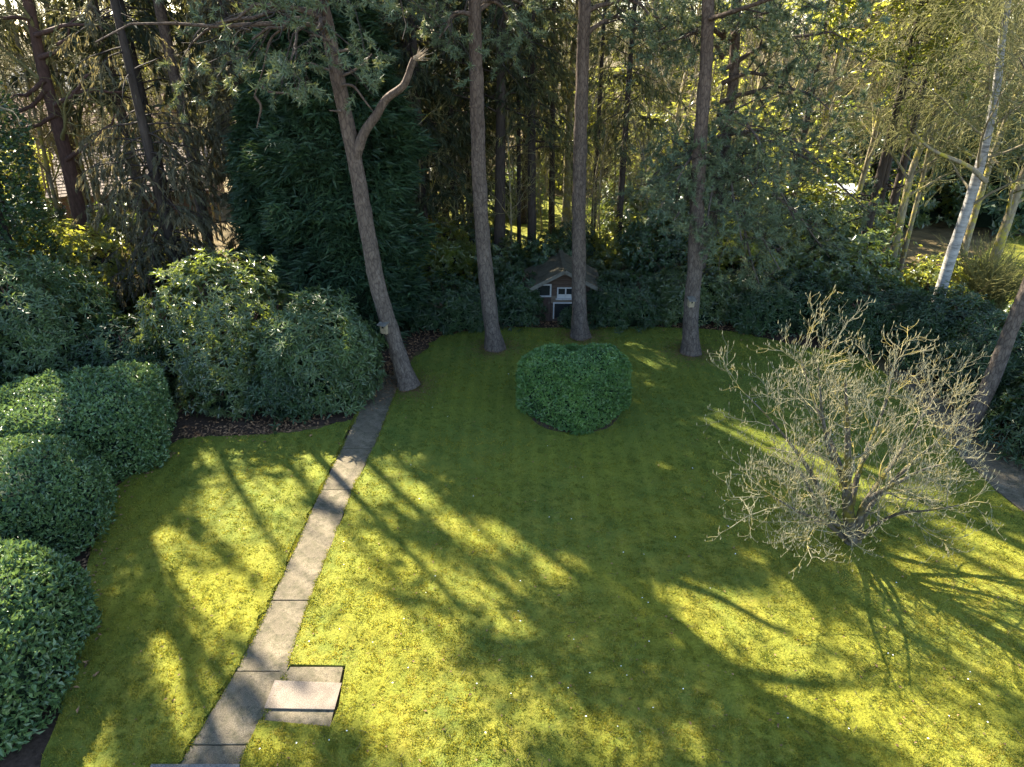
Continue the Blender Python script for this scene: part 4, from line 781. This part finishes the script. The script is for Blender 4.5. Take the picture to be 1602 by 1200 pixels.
# saplings
SG = 'thin saplings behind the playhouse'; SL = 'thin pale sapling in the sunlit strip behind the playhouse'
s1 = bare(SL, (3.0, 27.0, 0), 7, .04, 211, 'twig_lit', n1=14, n2=5, n3=4, c0=.2, group=SG, name='sapling'); s2 = bare(SL, (5.5, 27.6, 0), 6, .035, 212, 'twig_lit', n1=14, n2=5, n3=4, c0=.25, group=SG, name='sapling')
for k in range(46):
    x, y = rs.uniform(-6, 12), rs.uniform(25.2, 34); copy_tree((s1, s2)[k % 2], (x, y, 0), rs.uniform(0, 6.28), rs.uniform(.6, 1.2), 'thin pale sapling in the sunlit strip '+where_(x, y))
for k, (px, py, Y_) in enumerate([(82,330,27),(100,200,31),(128,320,33),(140,330,29),(150,310,34),(167,200,36)]):
    x = atY(px, py, Y_)[0]; o = copy_tree((s1, s2)[k % 2], (x, Y_, -.02), rs.uniform(0, 6.28), rs.uniform(1.5, 2.2)); o['label'] = 'slender pale bare tree before the tiled roofs, '+('left of the leaning dark trunk', 'crossing the top of the leaning dark trunk', 'just right of the leaning dark trunk', 'second right of the leaning dark trunk', 'third right of the leaning dark trunk', 'nearest the drooping spruce')[k]; o['group'] = 'slender trees before the roofs'
for k in range(16):
    px = rs.uniform(20, 340); Y_ = rs.uniform(28.5, 36); x = atY(px, 300, Y_)[0]; o = copy_tree((s1, s2)[k % 2], (x, Y_, 0), rs.uniform(0, 6.28), rs.uniform(.9, 1.6), 'thin twiggy sapling screening the tiled roofs '+('left' if px < 120 else 'right')+' of the leaning dark trunk'); o['group'] = 'saplings screening the roofs'
# dark conifer trunks behind the playhouse, crowns overhead
ci = 0
for k, (x, y, H, c0, Rb, lb) in enumerate([(-3.6, 26.6, 19, 1.5, 2.4, 'dense dark conifer filling the gap right of the broad cypress'), (-1.9, 31.5, 20, 2.5, 2.6, 'dense dark conifer deep behind the slim pine'), (.6, 35.5, 20, 3.5, 2.7, 'dense dark conifer farthest behind the playhouse ridge')]):
    conifer(lb, (x, y, 0), H, c0, Rb, 360+k, nb=110, droop=-.08, mt='dark_con', r0=.17, k2=9, nl=10, L=.34, wid=.24, hang=.5, name='conifer')
for (px, py, Y_, H, c0, Rb, r0, lb) in [(668,420,25.5,19,3.2,2.3,.17,'dark conifer with low branches right of the broad cypress'),(716,430,29,20,3.5,2.4,.16,'dark conifer just left of the slim pine'),(757,430,27,20,6.0,2.2,.11,'thin dark conifer trunk just right of the slim pine'),
     (781,432,26.3,21,6.2,2.4,.24,'thickest dark conifer trunk behind the slim pine'),(812,430,28.5,19,6.5,2.0,.1,'slender dark conifer trunk left of the playhouse ridge'),(832,425,27.3,20,4.8,2.2,.2,'dark conifer right behind the playhouse'),(700,400,34,19,3,2.6,.2,'shadowed conifer deep behind the slim pine'),
     (745,400,36,20,6,2.4,.2,'far dark conifer seen past the slim pine'),(862,400,33,19,6.5,2.4,.16,'far conifer beyond the playhouse roof'),(925,405,29,20,11.5,2.0,.11,'thin dark conifer trunk right of the playhouse'),(965,400,27.5,17,5.5,2.0,.15,'dark ivy-like conifer in front of the sunlit strip')]:
    x = atY(px, py, Y_)[0]; conifer(lb, (x, Y_, 0), H, c0, Rb, 300+ci, nb=85, droop=-.06, mt='dark_con' if px < 800 else 'pine_far', r0=r0, k2=8, nl=12, L=.3, wid=.17, hang=.5, name='conifer'); ci += 1
# conifers added deeper in the wood to the left to shade the garden
for k, (x, y, H, c0, Rb) in enumerate([(-14, 28, 24, 6.5, 3.3), (-9.5, 29.5, 25, 4, 3.4), (-5, 27.5, 24, 3, 3.1), (-4.5, 32, 25, 4, 3.4), (-16.5, 33, 26, 9, 3.4), (-12, 34, 26, 5, 3.4), (-20, 27, 23, 9, 3.2)]):
    conifer(['tall dark conifer behind the drooping spruce', 'tall dark conifer behind the shorter cypress', 'tall dark conifer behind the broad cypress', 'tall conifer deep in the wood behind the broad cypress', 'tall conifer far behind the leaning dark tree', 'tall conifer deep in the wood behind the spruces', 'tall conifer with a high crown behind the ivy tree'][k], (x, y, 0), H, c0, Rb, 330+k, nb=110, droop=-.06, mt='dark_con', r0=.22, k2=9, nl=8, L=.46, wid=.27, hang=.5, name='conifer')
# tall broad-headed pines added deeper in the wood at the left; their crowns keep the middle of the lawn in shade
for k, (x, y, H, lb) in enumerate([(-11.9, 26.2, 24, 'tall broad-crowned pine hidden behind the drooping spruce'), (-15.4, 28.6, 25, 'tall broad-crowned pine behind the holly bushes at the left'), (-7.0, 25.6, 24, 'tall broad-crowned pine behind the shorter cypress'), (-19.5, 31.5, 26, 'tall broad-crowned pine deep behind the ivy tree')]):
    pine(lb, [A([x, y, 0]), A([x+.1, y, 5]), A([x, y+.1, 10])], .22, H, 500+k, crown0=.5, nl=34, limbL=4.8, group='broad-crowned pines in the wood', k2=9, k3=4, tn=5, mt='pine_far', nn=6)
for k, (x, y, H) in enumerate([(-18.3, 18.4, 11), (-24.4, 25.6, 20), (-21.2, 19.6, 15), (-26.5, 29.5, 23)]):  # conifers added past the left edge to shade that side of the lawn
    conifer('dense conifer beyond the left edge '+('just in front of the ivy tree', 'far behind the ivy tree', 'beside the ivy tree', 'farthest back of all')[k], (x, y, 0), H, 2, 3.4, 520+k, nb=120, droop=-.06, mt='dark_con', r0=.22, k2=10, nl=9, L=.42, wid=.26, hang=.5, name='conifer', group='conifers beyond the left edge')
# evergreens of the wood: hollies and laurels, copied
EG = 'evergreen bushes in the wood beyond the garden'; EL = 'leafy evergreen bush in the wood beyond the garden'
e1 = whorl_bush(EL, (7.2, 26.0), 2.0, 1.8, 3.2, 1500, .2, M['holly'], seed=121, k=5, w=.5, name='evergreen_bush', group=EG, loose=.8, gap=.4, core=.45); e2 = whorl_bush(EL, (10.5, 25.2), 2.1, 1.7, 3.6, 1500, .21, M['ivy'], seed=122, k=5, w=.5, name='evergreen_bush', group=EG, loose=.8, gap=.3, core=.45)
e3 = whorl_bush(EL, (14.5, 29, 0), 2.2, 2, 2.6, 1300, .22, M['laurel'], seed=123, k=5, w=.5, name='evergreen_bush', group=EG, loose=.8, gap=.3, core=.45)
for k, (x, y, sc) in enumerate([(-2.8, 25.2, .85), (-.4, 25.2, .7), (1.2, 24.6, .65), (4.8, 26.6, .8), (-1.6, 28.4, .8), (2.6, 27.5, .6), (-5, 25, 1.0), (3.6, 25.0, .55), (5.8, 24.8, .95), (8.6, 24.2, 1.0), (11.5, 23.5, 1.05), (-19, 27, .9), (-22, 24, 1.1), (-18, 31, .8), (9.5, 31, 1.2), (12.5, 34, 1.2), (6.5, 35, 1.1), (18, 36, 1.3), (23, 38, 1.4), (0, 38, .9), (-7, 37, 1.1), (-28, 40, 1.1), (28, 40, 1.5), (33, 44, 1.5), (3, 45, 1.3), (-14, 44, 1.2), (15, 45, 1.4), (-24, 30, 1.0), (21.5, 37, 1.5), (25, 36, 1.9), (13, 38, 1.8), (19, 42, 2.0), (27, 36, 1.6), (9, 42, 1.6), (30, 46, 2.2), (23, 50, 2.2), (7, 52, 2)]): copy_tree((e1, e2, e3)[(k*2) % 3], (x, y, 0), rs.uniform(0, 6.28), sc, (('sunlit holly ', 'dark glossy evergreen bush ', 'laurel bush ')[(k*2) % 3] if sc < 1.25 else ('big sunlit holly ', 'big dark evergreen bush ', 'big laurel bush ')[(k*2) % 3])+('close ' if y < 30 else 'far off ')+where_(x, y))

for x, y, sc, w in ((14.9, 23.2, .6, 'small sunlit holly just behind the foot of the birch'), (16.9, 24.0, .5, 'smallest sunlit holly right of the foot of the birch')): copy_tree(e1, (x, y, 0), rs.uniform(0, 6.28), sc, w)
# right-hand side: birch, holly tree, leaning trunk and their neighbours
conifer('tall sunlit evergreen tree right of the drooping pine boughs', (13.9, 26.5, 0), 14, 2.5, 2.5, 401, nb=130, droop=-.03, mt='holly', r0=.2, k2=9, nl=13, L=.19, wid=.5, hang=.1, name='evergreen_tree', cull=True)
conifer('third sunlit evergreen tree behind the birch crown', (17.4, 32.5, 0), 13, 2.2, 2.4, 403, nb=120, droop=-.03, mt='holly', r0=.2, k2=9, nl=9, L=.22, wid=.5, hang=.1, name='evergreen_tree', cull=True)
conifer('low-branched green evergreen tree between the drooping pine and the sunlit ones', (11.2, 27.8, 0), 13, 1.5, 2.3, 404, nb=120, droop=-.03, mt='holly', r0=.2, k2=9, nl=9, L=.22, wid=.5, hang=.1, name='evergreen_tree', cull=True)
conifer('second sunlit evergreen tree left of the birch', (16.3, 29.5, 0), 15, 3, 2.6, 402, nb=120, droop=-.03, mt='holly', r0=.2, k2=9, nl=8, L=.22, wid=.5, hang=.1, name='evergreen_tree', cull=True)
YBi = 21.2
bp = [G(1466, 474)*A([1, 0, 0])+A([0, YBi, 0])]+[atY(x, y, YBi) for x, y in [(1472,462),(1480,420),(1500,365),(1525,290),(1545,215),(1560,140),(1568,60),(1572,0)]]; bp[0] = A([bp[1][0]-.15, YBi, 0]); bp += [bp[-1]+A([.3, 0, 2]), bp[-1]+A([.4, .2, 4.5])]
bi = bare('leaning silver birch with a white trunk and fine weeping twigs on the right', bp[0], 15, .2, 411, 'birchtwig', 'birch', .02, n1=22, n2=11, n3=9, n4=3, c0=.28, pts=bp, name='birch_tree', droop=-.22, l1=.26, cull=False, rr=.3, lm='twig')
bl2 = A([atY(x, y, YBi-.4) for x, y in [(1543,285),(1520,262),(1495,250),(1465,240),(1440,222),(1430,205)]]); V, F, _, _ = trunk_tube(bl2, .075, .03, 8, 16, .04, 0, 3); MB().add(V, F).build('low_limb', M['palebark'], bi, smooth_=True)
YR = 14.6
rp = [A([atY(1552, 600, YR)[0]-.25, YR, 0])]+[atY(x, y, YR) for x, y in [(1552,600),(1572,540),(1594,485),(1616,430),(1642,350),(1672,250)]]; rp += [rp[-1]+A([.3, 0, 2]), rp[-1]+A([.4, .2, 5])]
bare('thick leaning trunk with a bare crown at the right edge', rp[0], 13, .2, 421, 'twig_lit', 'pinebark', .05, n1=16, n2=8, n3=5, c0=.45, pts=rp, cull=True, name='leaning_tree')
for k, (px, py, Y_, H, r0, tm, lb) in enumerate([(1405,380,25.5,12,.16,'birchtwig','mossy bare tree left of the birch, its trunk half hidden by ivy'),(1418,385,27,12,.1,'twig_lit','thin orange-barked bare tree just left of the birch'),(1590,300,24,12,.2,'birchtwig','moss-covered bare tree at the right edge beyond the birch'),(1340,300,31,13,.14,'twig_lit','slim bare birch among the evergreens left of the leaning birch'),(1300,260,30,14,.15,'twig','bare tree behind the drooping pine boughs'),(1530,320,30,12,.15,'birchtwig','bare twiggy tree beyond the birch and the neighbour lawn')]):
    x = atY(px, py, Y_)[0]; bare(lb, (x, Y_, 0), H, r0, 430+k, tm, 'palebark', .05, n1=18, n2=9, n3=7, n4=2 if k in (0, 2, 5) else 0, droop=-.1)
# straw-coloured bush of bare stems by the neighbour lawn
sb = thing('willow_bush', 'straw-coloured bush of fine bare stems beside the neighbour lawn', 'shrub', (17.0, 23.2, 0)); O = A(sb.location); n = 420
d = unit(rng.normal(0, .45, (n, 3))*A([1, 1, .3])+A([0, 0, 1])); s0 = O+rng.normal(0, .35, (n, 3))*A([1, 1, 0]); hh = rng.uniform(1.4, 2.9, (n, 1)); Pw = np.stack([s0, s0+d*hh*.5, s0+d*hh+d*A([1, 1, -.4])*hh*.25], 1)
L2, r2 = grow(Pw, np.tile([.014, .01, .005], (n, 1)), 5, .3, 1, .5, .4, 3, .1, -.05, .7, .5)
MB().add(*tubes(Pw, np.tile([.014, .01, .005], (n, 1)), 4)).add(*tubes(L2, np.maximum(r2, .005), 3)).build('stems', M['birchtwig'], sb, kind='stuff', smooth_=True)

# ------------------------------------------------------------------ magnolia on the lawn
mbp = G(1336, 850); mg = thing('magnolia', 'bare spreading magnolia covered in buds on the right of the lawn', 'tree', tuple(mbp)); YM = mbp[1]
stems_px = [([(1333,848),(1327,800),(1324,770),(1326,720),(1326,660),(1322,600)], .13, 0.0), ([(1340,848),(1344,810),(1352,785),(1372,772),(1410,752),(1440,735),(1490,722)], .085, -.5),
  ([(1340,846),(1352,800),(1385,765),(1430,720),(1470,690),(1510,650)], .075, .8), ([(1330,846),(1310,820),(1278,790),(1262,752),(1245,735),(1225,722)], .07, -.3), ([(1330,846),(1300,800),(1270,740),(1238,695),(1200,650),(1165,615)], .07, .9),
  ([(1332,790),(1342,740),(1362,690),(1390,620),(1400,560)], .06, 1.2), ([(1326,770),(1312,735),(1295,700),(1285,640),(1280,570)], .06, 1.0), ([(1330,848),(1290,815),(1250,802),(1215,780),(1190,765)], .05, -1.3), ([(1338,846),(1370,820),(1410,800),(1450,800),(1500,790)], .05, -1.4),
  ([(1326,760),(1300,690),(1270,620),(1250,550)], .05, 1.8), ([(1350,790),(1400,720),(1450,640),(1480,590)], .05, 1.8), ([(1335,848),(1325,835),(1310,820),(1280,815),(1250,820)], .045, -1.6)]
LL, RR = [], []
for pxs, r0, dy in stems_px:
    u = np.linspace(0, 1, len(pxs)); P = A([atY(x, y, YM+dy*v) for (x, y), v in zip(pxs, u)]); P[0, 2] = max(P[0, 2], 0) if P[0, 2] > .25 else 0
    P[:, 2] = np.maximum(P[:, 2], np.linspace(0, .5, len(P))); V, F, Pp, Rp = trunk_tube(P, r0, r0*.12, 9, 24, .06, .15 if P[0, 2] < .1 else 0, 7)
    MB().add(V, F).build('stem', M['magbark'], mg, smooth_=True); LL.append(Pp[::2][:12]); RR.append(Rp[::2][:12])
L0, r0 = A(LL), A(RR)
L1, r1 = grow(L0, r0, 9, .3, 1, .92, .75, 7, .16, .05, .4, .25); L2, r2 = grow(L1, r1, 6, .2, 1, .5, .7, 5, .2, .03, .45, .4); L3, r3 = grow(L2, r2, 5, .25, 1, .23, .65, 4, .22, .07, .65, .6)
def ok_(L, R): k = L[:, :, 2].min(1) > .4; return L[k], R[k]
L1, r1 = ok_(L1, r1); L2, r2 = ok_(L2, r2); L3, r3 = ok_(L3, r3)
MB().add(*tubes(L1, np.maximum(r1, .0055), 5)).build('branches', M['magtwig'], mg, kind='stuff', smooth_=True)
MB().add(*tubes(L2, np.maximum(r2, .0036), 4)).add(*tubes(L3, np.maximum(r3, .003), 3)).build('twigs', M['magtwig'], mg, kind='stuff', smooth_=True)
tips = np.concatenate([L3[:, -1], L2[:, -1], L1[:, -1]]); td = unit(np.concatenate([L3[:, -1]-L3[:, -2], L2[:, -1]-L2[:, -2], L1[:, -1]-L1[:, -2]])+A([0, 0, .5])); n = len(tips); bl_ = rng.uniform(.04, .085, n)[:, None]
MB().add(*tubes(np.stack([tips, tips+td*bl_*.45, tips+td*bl_], 1), np.tile([.004, .0085, .002], (n, 1)), 4), np.repeat(rng.random(n), 12)).build('buds', M['magbud'], mg, kind='stuff', smooth_=True)
